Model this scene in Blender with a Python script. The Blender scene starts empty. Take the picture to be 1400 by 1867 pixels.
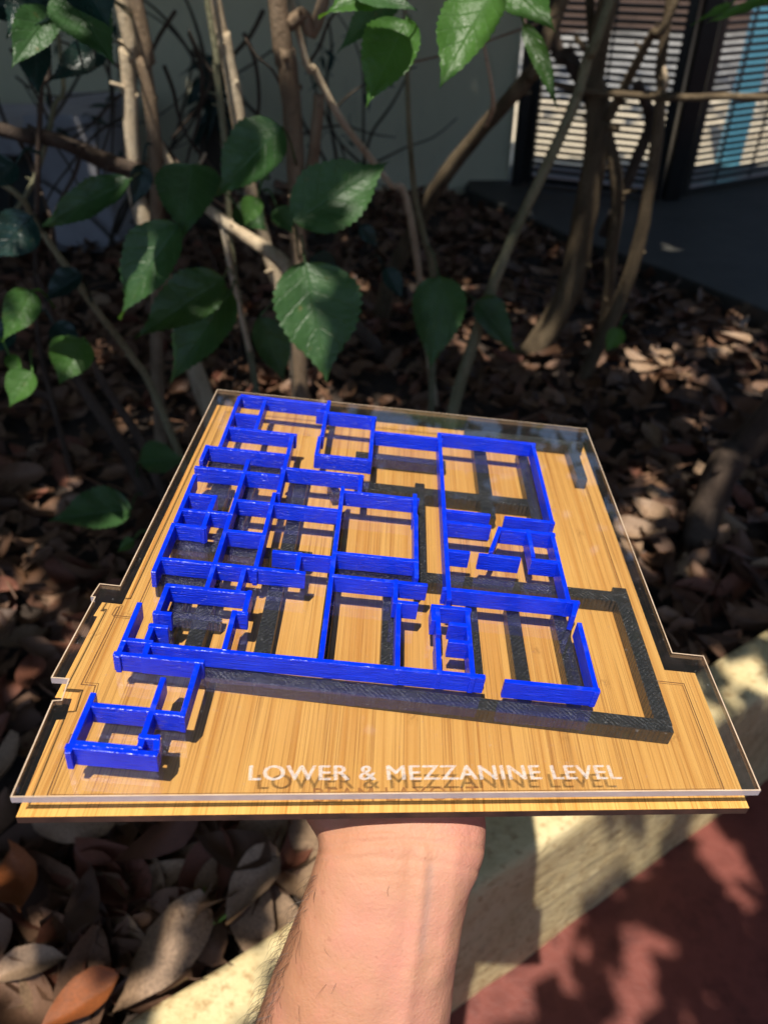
import bpy, bmesh, math, random
from mathutils import Vector, Matrix, noise as mnoise
random.seed(7)
rnd = random.Random(11)
scn = bpy.context.scene
col = scn.collection
V = Vector

# ------------------------------------------------------------------ camera, sky, sun, exposure
PITCH = math.radians(38)
CAMZ = 1.0
cam_d = bpy.data.cameras.new('camera')
cam_d.sensor_fit = 'VERTICAL'
cam_d.sensor_height = 36.0
cam_d.lens = 36.0 * 1400.0 / 1867.0
cam_d.clip_start = 0.01
cam_d.clip_end = 200
cam_d.dof.use_dof = True
cam_d.dof.focus_distance = 0.335
cam_d.dof.aperture_fstop = 10.5
cam = bpy.data.objects.new('camera', cam_d)
cam.location = (0, 0, CAMZ)
cam.rotation_euler = (math.pi / 2 - PITCH, 0, 0)
col.objects.link(cam)
scn.camera = cam

SUNV = V((-0.105, -0.350, 1.030)).normalized()      # towards the sun
world = bpy.data.worlds.new('World')
scn.world = world
world.use_nodes = True
wn = world.node_tree.nodes
sky = wn.new('ShaderNodeTexSky')
sky.sky_type = 'NISHITA'
sky.sun_disc = False
sky.sun_elevation = math.asin(SUNV.z)
sky.sun_rotation = math.atan2(SUNV.x, SUNV.y)
world.node_tree.links.new(sky.outputs[0], wn['Background'].inputs[0])
wn['Background'].inputs[1].default_value = 0.15
sun_d = bpy.data.lights.new('sun', 'SUN')
sun_d.energy = 4.6
sun_d.angle = math.radians(0.53)
sun_d.color = (1.0, 0.93, 0.82)
sun = bpy.data.objects.new('sun', sun_d)
sun.rotation_euler = SUNV.to_track_quat('Z', 'Y').to_euler()
sun.location = SUNV * 12
col.objects.link(sun)
scn.view_settings.view_transform = 'Standard'
scn.view_settings.look = 'None'
scn.view_settings.exposure = 0.42
scn.view_settings.gamma = 1.0
scn.view_settings.use_curve_mapping = False
scn.render.engine = 'CYCLES'
cy = scn.cycles
cy.max_bounces = 6
cy.diffuse_bounces = 3
cy.glossy_bounces = 3
cy.transparent_max_bounces = 24
cy.use_denoising = True
cy.caustics_reflective = False
cy.caustics_refractive = False
cy.sample_clamp_indirect = 6

# ------------------------------------------------------------------ pixel -> place (photo coordinates 1400 x 1867)
FPX = 1400.0
RT = V((1, 0, 0)); DN = V((0, -math.sin(PITCH), -math.cos(PITCH))); FW = V((0, math.cos(PITCH), -math.sin(PITCH)))
CAMP = V((0, 0, CAMZ))
def ray(u, v):
    return RT * ((u - 700) / FPX) + DN * ((v - 933.5) / FPX) + FW
def P(u, v, Y):                     # on a vertical plane Y metres ahead
    r = ray(u, v); return CAMP + r * (Y / r.y)
def D(u, v, d):                     # at depth d along the view axis
    return CAMP + ray(u, v) * d
def G(u, v, z=0.0):                 # on a level plane
    r = ray(u, v); return CAMP + r * ((z - CAMZ) / r.z)

# ------------------------------------------------------------------ helpers
def link(o, parent=None):
    col.objects.link(o)
    if parent is not None:
        o.parent = parent
    return o
def tag(o, label=None, cat=None, group=None, kind=None):
    if label: o['label'] = label
    if cat: o['category'] = cat
    if group: o['group'] = group
    if kind: o['kind'] = kind
    return o
def empty(name, loc=(0, 0, 0), label=None, cat=None, group=None):
    o = bpy.data.objects.new(name, None)
    o.location = loc
    o.empty_display_size = 0.05
    link(o)
    return tag(o, label, cat, group)
def mesh_obj(name, verts, faces, mat, parent=None, smooth=False):
    me = bpy.data.meshes.new(name)
    me.from_pydata([tuple(v) for v in verts], [], faces)
    me.update()
    if mat: me.materials.append(mat)
    if smooth:
        me.polygons.foreach_set('use_smooth', [True] * len(me.polygons))
    return link(bpy.data.objects.new(name, me), parent)
def bm_obj(name, bm, mat, parent=None, smooth=False):
    me = bpy.data.meshes.new(name)
    bm.to_mesh(me); bm.free()
    if mat: me.materials.append(mat)
    if smooth:
        me.polygons.foreach_set('use_smooth', [True] * len(me.polygons))
    return link(bpy.data.objects.new(name, me), parent)
def box_bm(x0, x1, y0, y1, z0, z1, bev=0.0, seg=1):
    bm = bmesh.new()
    bmesh.ops.create_cube(bm, size=1)
    for v in bm.verts:
        v.co = V((x0 if v.co.x < 0 else x1, y0 if v.co.y < 0 else y1, z0 if v.co.z < 0 else z1))
    if bev:
        bmesh.ops.bevel(bm, geom=bm.edges[:], offset=bev, segments=seg, affect='EDGES', profile=0.5)
    return bm
def prism(poly, z0, z1):
    n = len(poly)
    vs = [V((p[0], p[1], z0)) for p in poly] + [V((p[0], p[1], z1)) for p in poly]
    fs = [tuple(range(n - 1, -1, -1)), tuple(range(n, 2 * n))]
    for i in range(n):
        j = (i + 1) % n
        fs.append((i, j, n + j, n + i))
    return vs, fs
def catmull(pts, n=6):
    out = []
    m = len(pts)
    for i in range(m - 1):
        p0 = pts[max(i - 1, 0)]; p1 = pts[i]; p2 = pts[i + 1]; p3 = pts[min(i + 2, m - 1)]
        for k in range(n):
            t = k / n
            out.append([0.5 * ((2 * b) + (-a + c) * t + (2 * a - 5 * b + 4 * c - d) * t * t + (-a + 3 * b - 3 * c + d) * t ** 3)
                        for a, b, c, d in zip(p0, p1, p2, p3)])
    out.append(list(pts[-1]))
    return out
def tube(pts, sides=8, bump=0.0, sub=6, seed=0):
    """pts: (x,y,z,r) control points -> verts, faces of a capped tapered tube"""
    c = catmull([tuple(p) for p in pts], sub)
    vs, fs = [], []
    n = len(c)
    up = V((0.31, 0.87, 0.2))
    for i, q in enumerate(c):
        a = V(c[max(i - 1, 0)][:3]); b = V(c[min(i + 1, n - 1)][:3])
        t = (b - a)
        t = t.normalized() if t.length > 1e-9 else V((0, 0, 1))
        if abs(t.dot(up)) > 0.95: up = V((0.9, 0.1, 0.3))
        s = t.cross(up).normalized(); w = s.cross(t)
        up = w
        for k in range(sides):
            an = 2 * math.pi * k / sides
            r = q[3]
            if bump:
                d = s * math.cos(an) + w * math.sin(an)
                pp = V(q[:3]) + d * r
                r *= 1 + bump * (mnoise.noise(pp * 26 + V((seed, 0, 0))) + 0.6 * mnoise.noise(pp * 70))
            vs.append(V(q[:3]) + (s * math.cos(an) + w * math.sin(an)) * r)
    for i in range(n - 1):
        for k in range(sides):
            k2 = (k + 1) % sides
            fs.append((i * sides + k, (i + 1) * sides + k, (i + 1) * sides + k2, i * sides + k2))
    fs.append(tuple(range(sides)))
    fs.append(tuple(range(n * sides - 1, (n - 1) * sides - 1, -1)))
    return vs, fs
def add_to(acc, vf):
    o = len(acc[0])
    acc[0].extend(vf[0]); acc[1].extend([tuple(i + o for i in f) for f in vf[1]])

# ------------------------------------------------------------------ materials
class NT:
    def __init__(self, name):
        self.m = bpy.data.materials.new(name); self.m.use_nodes = True
        self.t = self.m.node_tree; self.n = self.t.nodes
        self.b = self.n['Principled BSDF']; self.out = self.n['Material Output']
    def new(self, t, **kw):
        n = self.n.new('ShaderNode' + t)
        for k, v in kw.items(): setattr(n, k, v)
        return n
    def l(self, a, b): self.t.links.new(a, b)
    def val(self, sock, v):
        if hasattr(v, 'is_linked') or isinstance(v, bpy.types.NodeSocket): self.l(v, sock)
        else: sock.default_value = v
    def math(self, op, a, b=0.0, c=None):
        n = self.new('Math', operation=op)
        self.val(n.inputs[0], a); self.val(n.inputs[1], b)
        if c is not None: self.val(n.inputs[2], c)
        return n.outputs[0]
    def coords(self, kind='Object'):
        return self.new('TexCoord').outputs[kind]
    def mapping(self, v, scale=(1, 1, 1), loc=(0, 0, 0), rot=(0, 0, 0)):
        n = self.new('Mapping'); self.l(v, n.inputs[0])
        n.inputs['Scale'].default_value = scale; n.inputs['Location'].default_value = loc; n.inputs['Rotation'].default_value = rot
        return n.outputs[0]
    def noise(self, v, scale=5, detail=3, rough=0.5, out=0):
        n = self.new('TexNoise'); self.l(v, n.inputs['Vector'])
        n.inputs['Scale'].default_value = scale; n.inputs['Detail'].default_value = detail; n.inputs['Roughness'].default_value = rough
        return n.outputs[out]
    def ramp(self, f, stops, interp='LINEAR'):
        n = self.new('ValToRGB'); self.l(f, n.inputs[0])
        n.color_ramp.interpolation = interp
        e = n.color_ramp.elements
        while len(e) < len(stops): e.new(0.5)
        for i, (p, c) in enumerate(stops):
            e[i].position = p; e[i].color = (*c, 1) if len(c) == 3 else c
        return n.outputs[0]
    def mix(self, f, a, b, mode='MIX'):
        n = self.new('Mix', data_type='RGBA', blend_type=mode)
        self.val(n.inputs[0], f)
        for s, v in ((n.inputs[6], a), (n.inputs[7], b)):
            if isinstance(v, bpy.types.NodeSocket): self.l(v, s)
            else: s.default_value = (*v, 1)
        return n.outputs[2]
    def bump(self, h, strength=0.3, dist=0.01):
        n = self.new('Bump'); self.l(h, n.inputs['Height'])
        n.inputs['Strength'].default_value = strength; n.inputs['Distance'].default_value = dist
        self.l(n.outputs[0], self.b.inputs['Normal'])
        return n.outputs[0]
    def set(self, **kw):
        for k, v in kw.items():
            k = k.replace('_', ' ')
            for s in self.b.inputs:
                if s.name.lower() == k.lower():
                    if isinstance(v, bpy.types.NodeSocket): self.l(v, s)
                    elif isinstance(v, tuple) and len(v) == 3 and s.type == 'RGBA': s.default_value = (*v, 1)
                    else: s.default_value = v
        return self

def noisy(name, c1, c2, scale=8, rough=0.85, bs=0.3, bscale=40, bd=0.01, detail=5, c3=None):
    t = NT(name); co = t.coords()
    f = t.noise(co, scale, detail, 0.62)
    st = [(0.3, c1), (0.7, c2)] if c3 is None else [(0.28, c1), (0.5, c2), (0.72, c3)]
    t.set(Base_Color=t.ramp(f, st), Roughness=rough)
    if bs: t.bump(t.noise(co, bscale, 4, 0.6), bs, bd)
    return t.m

M = {}
# -- bamboo plywood: long strips, fine grain, dark pores, growth nodes
def mat_bamboo():
    t = NT('bamboo'); co = t.coords()
    sp = t.new('SeparateXYZ'); t.l(co, sp.inputs[0])
    X, Y = sp.outputs[0], sp.outputs[1]
    wob = t.noise(t.mapping(co, (10, 3, 10)), 1, 1)
    Xw = t.math('ADD', X, t.math('MULTIPLY', t.math('SUBTRACT', wob, 0.5), 0.002))
    sid = t.math('FLOOR', t.math('DIVIDE', Xw, 0.0048))
    wnz = t.new('TexWhiteNoise', noise_dimensions='1D'); t.l(sid, wnz.inputs['W'])
    cmb = t.new('CombineXYZ'); t.l(t.math('MULTIPLY', Xw, 1500), cmb.inputs[0]); t.l(t.math('MULTIPLY', Y, 9), cmb.inputs[1]); t.l(sid, cmb.inputs[2])
    grain = t.noise(cmb.outputs[0], 1, 3, 0.6)
    cmb2 = t.new('CombineXYZ'); t.l(t.math('MULTIPLY', Xw, 260), cmb2.inputs[0]); t.l(t.math('MULTIPLY', Y, 4), cmb2.inputs[1]); t.l(sid, cmb2.inputs[2])
    broad = t.noise(cmb2.outputs[0], 1, 2, 0.5)
    base = t.ramp(wnz.outputs[0], [(0.0, (0.58, 0.245, 0.048)), (0.45, (0.68, 0.315, 0.072)), (1.0, (0.76, 0.39, 0.105))])
    c = t.mix(t.ramp(broad, [(0.32, (0.0,) * 3), (0.62, (1,) * 3)]), base, (0.82, 0.445, 0.125))
    pores = t.ramp(grain, [(0.53, (0,) * 3), (0.66, (1,) * 3)])
    c = t.mix(t.math('MULTIPLY', pores, 0.6), c, (0.27, 0.085, 0.014))
    # nodes of the cane across a strip
    yo = t.math('ADD', Y, t.math('MULTIPLY', wnz.outputs[0], 0.9))
    fr = t.math('ABSOLUTE', t.math('SUBTRACT', t.math('FRACT', t.math('DIVIDE', yo, 0.47)), 0.5))
    nn = t.noise(t.mapping(co, (700, 500, 1)), 1, 3, 0.7)
    node = t.math('MULTIPLY', t.ramp(fr, [(0.0, (1,) * 3), (0.010, (0,) * 3)]), t.ramp(nn, [(0.42, (0,) * 3), (0.6, (1,) * 3)]))
    c = t.mix(t.math('MULTIPLY', node, 0.45), c, (0.24, 0.09, 0.02))
    seam = t.math('FRACT', t.math('DIVIDE', Xw, 0.0048))
    sm = t.ramp(seam, [(0.0, (1,) * 3), (0.05, (0,) * 3)])
    c = t.mix(t.math('MULTIPLY', sm, 0.35), c, (0.26, 0.10, 0.02))
    t.set(Base_Color=c, Roughness=0.45, Specular_IOR_Level=0.25)
    t.bump(grain, 0.12, 0.0006)
    return t.m
M['bamboo'] = mat_bamboo()
M['bamboo_edge'] = noisy('laser_cut_edge', (0.018, 0.008, 0.006), (0.075, 0.034, 0.022), 90, 0.7, 0.2, 300, 0.001)
M['engraving'] = noisy('laser_engraving', (0.12, 0.045, 0.012), (0.26, 0.11, 0.03), 400, 0.8, 0)

def mat_blue():
    t = NT('blue_print_plastic'); co = t.coords()
    oi = t.new('ObjectInfo')
    ofs = t.new('CombineXYZ'); t.l(t.math('MULTIPLY', oi.outputs['Random'], 9), ofs.inputs[0]); t.l(oi.outputs['Random'], ofs.inputs[2])
    va = t.new('VectorMath', operation='ADD'); t.l(co, va.inputs[0]); t.l(ofs.outputs[0], va.inputs[1])
    s1 = t.noise(t.mapping(va.outputs[0], (85, 85, 1500)), 1, 2, 0.6)
    s2 = t.noise(t.mapping(va.outputs[0], (260, 260, 2300), (3, 1, 7)), 1, 2, 0.7)
    h = t.math('ADD', t.math('MULTIPLY', s1, 0.6), t.math('MULTIPLY', s2, 0.4))
    big = t.noise(va.outputs[0], 60, 2)
    c = t.ramp(big, [(0.3, (0.0005, 0.024, 0.70)), (0.7, (0.0005, 0.036, 0.84))])
    c = t.mix(t.ramp(h, [(0.53, (0,) * 3), (0.68, (0.26,) * 3)]), c, (0.10, 0.17, 0.95))  # light on layer ridges and shade in grooves, put into the colour
    c = t.mix(t.ramp(h, [(0.36, (0.35,) * 3), (0.47, (0,) * 3)]), c, (0.0, 0.008, 0.34))
    t.set(Base_Color=c, Roughness=0.27, Specular_IOR_Level=0.4)
    t.bump(h, 1.0, 0.0010)
    return t.m
M['blue'] = mat_blue()

def mat_black():
    t = NT('black_print_plastic'); co = t.coords()
    w = t.new('TexWave', wave_type='BANDS', bands_direction='DIAGONAL'); t.l(t.mapping(co, (1, 1, 0.0)), w.inputs[0])
    w.inputs['Scale'].default_value = 260; w.inputs['Distortion'].default_value = 3.5; w.inputs['Detail'].default_value = 2; w.inputs['Detail Scale'].default_value = 3
    n = t.noise(co, 900, 3, 0.7)
    h = t.math('ADD', t.math('MULTIPLY', w.outputs['Fac'], t.ramp(t.noise(co, 120, 2), [(0.3, (0.4,) * 3), (0.7, (1.3,) * 3)])), t.math('MULTIPLY', n, 0.9))
    t.set(Base_Color=t.ramp(t.noise(co, 200, 3), [(0.3, (0.012, 0.015, 0.018)), (0.7, (0.032, 0.037, 0.043))]), Roughness=0.24, Specular_IOR_Level=0.8)
    t.bump(h, 1.0, 0.0010)
    return t.m
M['black_print'] = mat_black()

def mat_acrylic():
    t = NT('clear_acrylic'); co = t.coords()
    lw = t.new('LayerWeight'); lw.inputs[0].default_value = 0.5
    f5 = t.math('POWER', lw.outputs['Facing'], 5.0)
    fr = t.math('ADD', t.math('MULTIPLY', f5, 0.915), 0.085)
    tr = t.new('BsdfTransparent'); tr.inputs[0].default_value = (0.975, 0.98, 0.98, 1)
    gl = t.new('BsdfGlossy'); gl.inputs['Roughness'].default_value = 0.015
    di = t.new('BsdfDiffuse'); di.inputs[0].default_value = (0.8, 0.8, 0.85, 1)
    dust_veil = t.ramp(t.noise(co, 420, 2, 0.7), [(0.68, (0.006,) * 3), (0.78, (0.12,) * 3)])  # dust specks over a faint pale veil standing in for reflections
    m1 = t.new('MixShader'); t.l(fr, m1.inputs[0]); t.l(tr.outputs[0], m1.inputs[1]); t.l(gl.outputs[0], m1.inputs[2])
    m2 = t.new('MixShader'); t.l(dust_veil, m2.inputs[0]); t.l(m1.outputs[0], m2.inputs[1]); t.l(di.outputs[0], m2.inputs[2])
    t.l(m2.outputs[0], t.out.inputs[0])
    return t.m
M['acrylic'] = mat_acrylic()
def mat_rim():
    t = NT('acrylic_cut_edge'); co = t.coords()
    tr = t.new('BsdfTransparent'); tr.inputs[0].default_value = (0.82, 0.82, 0.92, 1)
    t.set(Base_Color=t.ramp(t.noise(co, 120, 2), [(0.3, (0.60, 0.60, 0.70)), (0.7, (0.76, 0.76, 0.84))]), Roughness=0.22)
    tl = t.new('BsdfTranslucent'); tl.inputs[0].default_value = (0.72, 0.62, 0.5, 1)
    m0 = t.new('MixShader'); m0.inputs[0].default_value = 0.45
    t.l(t.b.outputs[0], m0.inputs[1]); t.l(tl.outputs[0], m0.inputs[2])
    m = t.new('MixShader'); m.inputs[0].default_value = 0.9
    t.l(tr.outputs[0], m.inputs[1]); t.l(m0.outputs[0], m.inputs[2]); t.l(m.outputs[0], t.out.inputs[0])
    return t.m
M['rim'] = mat_rim()
def mat_rim_side():
    t = NT('acrylic_bamboo_lit_edge'); co = t.coords()
    tr = t.new('BsdfTransparent'); tr.inputs[0].default_value = (0.9, 0.88, 0.86, 1)
    t.set(Base_Color=t.ramp(t.noise(co, 60, 2), [(0.3, (0.55, 0.36, 0.20)), (0.7, (0.70, 0.50, 0.32))]), Roughness=0.2)  # warm light piped from the bamboo, put into the edge colour
    m = t.new('MixShader'); m.inputs[0].default_value = 0.30
    t.l(tr.outputs[0], m.inputs[1]); t.l(t.b.outputs[0], m.inputs[2]); t.l(m.outputs[0], t.out.inputs[0])
    return t.m
M['rim_side'] = mat_rim_side()
def mat_frost():
    t = NT('frosted_engraving'); co = t.coords()
    tr = t.new('BsdfTransparent'); tr.inputs[0].default_value = (0.9, 0.9, 0.92, 1)
    t.set(Base_Color=(0.78, 0.74, 0.74), Roughness=0.7)
    m = t.new('MixShader'); t.l(t.ramp(t.noise(co, 700, 2, 0.6), [(0.3, (0.20,) * 3), (0.65, (0.50,) * 3)]), m.inputs[0])
    t.l(tr.outputs[0], m.inputs[1]); t.l(t.b.outputs[0], m.inputs[2]); t.l(m.outputs[0], t.out.inputs[0])
    return t.m
M['frost'] = mat_frost()
M['edge_glint'] = noisy('acrylic_edge_glint', (0.45, 0.33, 0.22), (0.7, 0.55, 0.42), 50, 0.25, 0)
M['faint_engraving'] = noisy('faint_laser_engraving', (0.30, 0.11, 0.022), (0.48, 0.21, 0.05), 300, 0.8, 0)

def mat_skin():
    t = NT('skin'); co = t.coords()
    n1 = t.noise(co, 22, 4, 0.6); n2 = t.noise(co, 90, 3, 0.6)
    c = t.ramp(n1, [(0.3, (0.47, 0.225, 0.135)), (0.5, (0.54, 0.275, 0.175)), (0.72, (0.57, 0.25, 0.185))])
    c = t.mix(t.ramp(n2, [(0.5, (0,) * 3), (0.75, (0.35,) * 3)]), c, (0.56, 0.22, 0.17))
    sx = t.new('SeparateXYZ'); t.l(co, sx.inputs[0])
    tan = t.ramp(t.math('ADD', t.math('MULTIPLY', sx.outputs[0], 9.0), t.math('ADD', 0.35, t.math('MULTIPLY', n1, 0.5))), [(0.2, (0.75,) * 3), (0.7, (0.0,) * 3)])
    c = t.mix(tan, c, (0.44, 0.20, 0.10))
    mo = t.noise(co, 45, 4, 0.6)
    c = t.mix(t.ramp(mo, [(0.5, (0,) * 3), (0.7, (0.32,) * 3)]), c, (0.60, 0.26, 0.19))
    fk = t.noise(co, 240, 2, 0.5)
    c = t.mix(t.ramp(fk, [(0.68, (0,) * 3), (0.76, (0.5,) * 3)]), c, (0.36, 0.15, 0.09))
    at = t.new('Attribute', attribute_name='vein')
    c = t.mix(t.math('MULTIPLY', at.outputs['Fac'], 0.45), c, (0.40, 0.26, 0.22))
    t.set(Base_Color=c, Roughness=t.math('ADD', 0.48, t.math('MULTIPLY', n2, 0.2)), Specular_IOR_Level=0.3)
    t.set(Subsurface_Weight=0.16, Subsurface_Radius=(1.0, 0.32, 0.16), Subsurface_Scale=0.006)
    fine = t.math('ADD', t.noise(t.mapping(co, (1, 1, 1)), 700, 3, 0.6), t.math('MULTIPLY', t.noise(co, 160, 3, 0.6), 1.2))
    t.bump(fine, 0.34, 0.0011)
    return t.m
M['skin'] = mat_skin()
M['hair'] = noisy('dark_hair', (0.02, 0.012, 0.008), (0.05, 0.03, 0.018), 40, 0.5, 0)

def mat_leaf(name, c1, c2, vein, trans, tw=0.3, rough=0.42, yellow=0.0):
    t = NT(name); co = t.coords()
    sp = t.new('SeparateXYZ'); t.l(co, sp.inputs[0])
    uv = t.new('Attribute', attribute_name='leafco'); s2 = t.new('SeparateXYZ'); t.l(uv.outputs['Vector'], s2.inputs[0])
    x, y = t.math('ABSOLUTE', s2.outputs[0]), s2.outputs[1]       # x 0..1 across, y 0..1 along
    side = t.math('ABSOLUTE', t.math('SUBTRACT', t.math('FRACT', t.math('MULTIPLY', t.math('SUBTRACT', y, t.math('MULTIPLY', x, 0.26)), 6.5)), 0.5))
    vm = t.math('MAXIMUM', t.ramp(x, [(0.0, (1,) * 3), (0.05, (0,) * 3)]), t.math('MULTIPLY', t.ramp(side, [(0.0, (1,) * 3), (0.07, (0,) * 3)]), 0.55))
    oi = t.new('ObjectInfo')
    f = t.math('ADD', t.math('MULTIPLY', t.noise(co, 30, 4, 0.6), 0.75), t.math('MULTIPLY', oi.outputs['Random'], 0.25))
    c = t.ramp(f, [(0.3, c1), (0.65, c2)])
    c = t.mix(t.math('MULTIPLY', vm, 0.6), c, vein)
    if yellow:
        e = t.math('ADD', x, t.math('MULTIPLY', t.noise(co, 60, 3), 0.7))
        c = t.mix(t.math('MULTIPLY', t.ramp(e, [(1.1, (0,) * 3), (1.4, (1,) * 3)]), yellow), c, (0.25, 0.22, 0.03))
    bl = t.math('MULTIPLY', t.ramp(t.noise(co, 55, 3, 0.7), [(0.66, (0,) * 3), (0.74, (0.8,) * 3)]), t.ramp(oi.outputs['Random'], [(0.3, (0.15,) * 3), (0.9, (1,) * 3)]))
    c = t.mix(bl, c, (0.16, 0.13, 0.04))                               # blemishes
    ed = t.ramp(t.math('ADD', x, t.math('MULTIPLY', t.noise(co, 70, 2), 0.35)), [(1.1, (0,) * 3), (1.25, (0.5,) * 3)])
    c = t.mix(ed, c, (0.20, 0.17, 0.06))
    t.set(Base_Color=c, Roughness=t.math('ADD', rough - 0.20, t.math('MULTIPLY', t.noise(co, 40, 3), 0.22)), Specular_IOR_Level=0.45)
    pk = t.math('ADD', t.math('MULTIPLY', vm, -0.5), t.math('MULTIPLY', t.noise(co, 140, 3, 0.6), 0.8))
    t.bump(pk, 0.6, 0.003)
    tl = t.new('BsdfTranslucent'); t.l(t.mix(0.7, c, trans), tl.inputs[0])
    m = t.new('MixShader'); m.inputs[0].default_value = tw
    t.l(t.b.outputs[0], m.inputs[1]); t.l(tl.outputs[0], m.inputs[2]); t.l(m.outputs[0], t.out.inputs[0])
    return t.m
M['leaf'] = mat_leaf('green_leaf', (0.024, 0.066, 0.020), (0.050, 0.125, 0.038), (0.085, 0.17, 0.07), (0.14, 0.32, 0.03), 0.32, 0.5)
M['leaf_bright'] = mat_leaf('bright_green_leaf', (0.05, 0.14, 0.025), (0.085, 0.21, 0.04), (0.13, 0.26, 0.08), (0.22, 0.46, 0.04), 0.45, 0.5)
M['leaf_yellow'] = mat_leaf('yellow_edged_leaf', (0.02, 0.06, 0.016), (0.04, 0.10, 0.02), (0.08, 0.15, 0.04), (0.2, 0.28, 0.03), 0.35, 0.45, 0.9)
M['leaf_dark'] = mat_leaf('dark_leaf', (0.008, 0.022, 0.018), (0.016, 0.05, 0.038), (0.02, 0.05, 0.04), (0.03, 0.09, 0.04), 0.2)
M['canopy'] = mat_leaf('canopy_leaf', (0.02, 0.06, 0.015), (0.04, 0.11, 0.025), (0.05, 0.12, 0.03), (0.08, 0.22, 0.02), 0.3)

def mat_dry(name, stops, rough=0.55):
    t = NT(name); co = t.coords()
    at = t.new('Attribute', attribute_name='rnd'); oi = t.new('ObjectInfo')
    f = t.math('FRACT', t.math('ADD', at.outputs['Fac'], oi.outputs['Random']))
    c = t.ramp(f, stops)
    n = t.noise(co, 35, 4, 0.65)
    c = t.mix(t.ramp(n, [(0.35, (0.0,) * 3), (0.75, (0.75,) * 3)]), c, (0.055, 0.028, 0.016))
    t.set(Base_Color=c, Roughness=rough, Specular_IOR_Level=0.4)
    t.bump(t.noise(co, 110, 4, 0.6), 0.4, 0.003)
    return t.m
DRY = [(0.0, (0.07, 0.032, 0.016)), (0.2, (0.17, 0.085, 0.042)), (0.4, (0.27, 0.155, 0.09)), (0.6, (0.13, 0.055, 0.03)), (0.8, (0.31, 0.19, 0.12)), (0.92, (0.19, 0.06, 0.035)), (1.0, (0.09, 0.045, 0.026))]
M['dry'] = mat_dry('dry_leaf', DRY)
M['dry_orange'] = mat_dry('glossy_orange_dry_leaf', [(0, (0.34, 0.10, 0.028)), (1, (0.40, 0.13, 0.04))], 0.35)
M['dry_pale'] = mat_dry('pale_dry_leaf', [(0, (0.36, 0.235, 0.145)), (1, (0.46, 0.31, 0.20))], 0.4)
M['dry_dark'] = mat_dry('dark_brown_dry_leaf', [(0, (0.055, 0.026, 0.014)), (1, (0.11, 0.055, 0.03))])
M['dry_brown'] = mat_dry('mid_brown_dry_leaf', [(0, (0.17, 0.09, 0.052)), (1, (0.25, 0.14, 0.085))])
M['dry_tan'] = mat_dry('tan_dry_leaf', [(0, (0.28, 0.18, 0.105)), (1, (0.38, 0.255, 0.155))])
M['dry_red'] = mat_dry('reddish_dry_leaf', [(0, (0.17, 0.058, 0.034)), (1, (0.23, 0.085, 0.05))])
M['soil'] = noisy('soil', (0.018, 0.012, 0.009), (0.06, 0.04, 0.028), 14, 0.95, 0.8, 60, 0.02)

def mat_bark(name, c1, c2, c3, sc=22):
    t = NT(name); co = t.coords()
    f = t.noise(t.mapping(co, (1, 1, 0.35)), sc, 5, 0.65)
    c = t.ramp(f, [(0.3, c1), (0.5, c2), (0.72, c3)])
    sp = t.noise(co, 130, 3, 0.6)
    c = t.mix(t.ramp(sp, [(0.58, (0,) * 3), (0.7, (0.6,) * 3)]), c, tuple(v * 0.4 for v in c1))
    t.set(Base_Color=c, Roughness=0.8)
    t.bump(t.math('ADD', f, t.noise(co, 160, 4, 0.7)), 0.8, 0.006)
    return t.m
M['bark_pale'] = mat_bark('pale_bark', (0.40, 0.29, 0.18), (0.60, 0.47, 0.31), (0.72, 0.60, 0.43))
M['bark_brown'] = mat_bark('brown_bark', (0.13, 0.085, 0.05), (0.24, 0.165, 0.10), (0.34, 0.25, 0.165))
M['bark_olive'] = mat_bark('olive_brown_bark', (0.06, 0.040, 0.020), (0.13, 0.092, 0.050), (0.21, 0.155, 0.09))
M['bark_dark'] = mat_bark('dark_bark', (0.03, 0.02, 0.013), (0.07, 0.045, 0.03), (0.12, 0.085, 0.06))
M['bark_green'] = mat_bark('greenish_bark', (0.14, 0.14, 0.07), (0.22, 0.21, 0.12), (0.30, 0.28, 0.17))
M['twig'] = mat_bark('twig', (0.025, 0.02, 0.014), (0.05, 0.038, 0.026), (0.08, 0.06, 0.04), 40)

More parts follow.
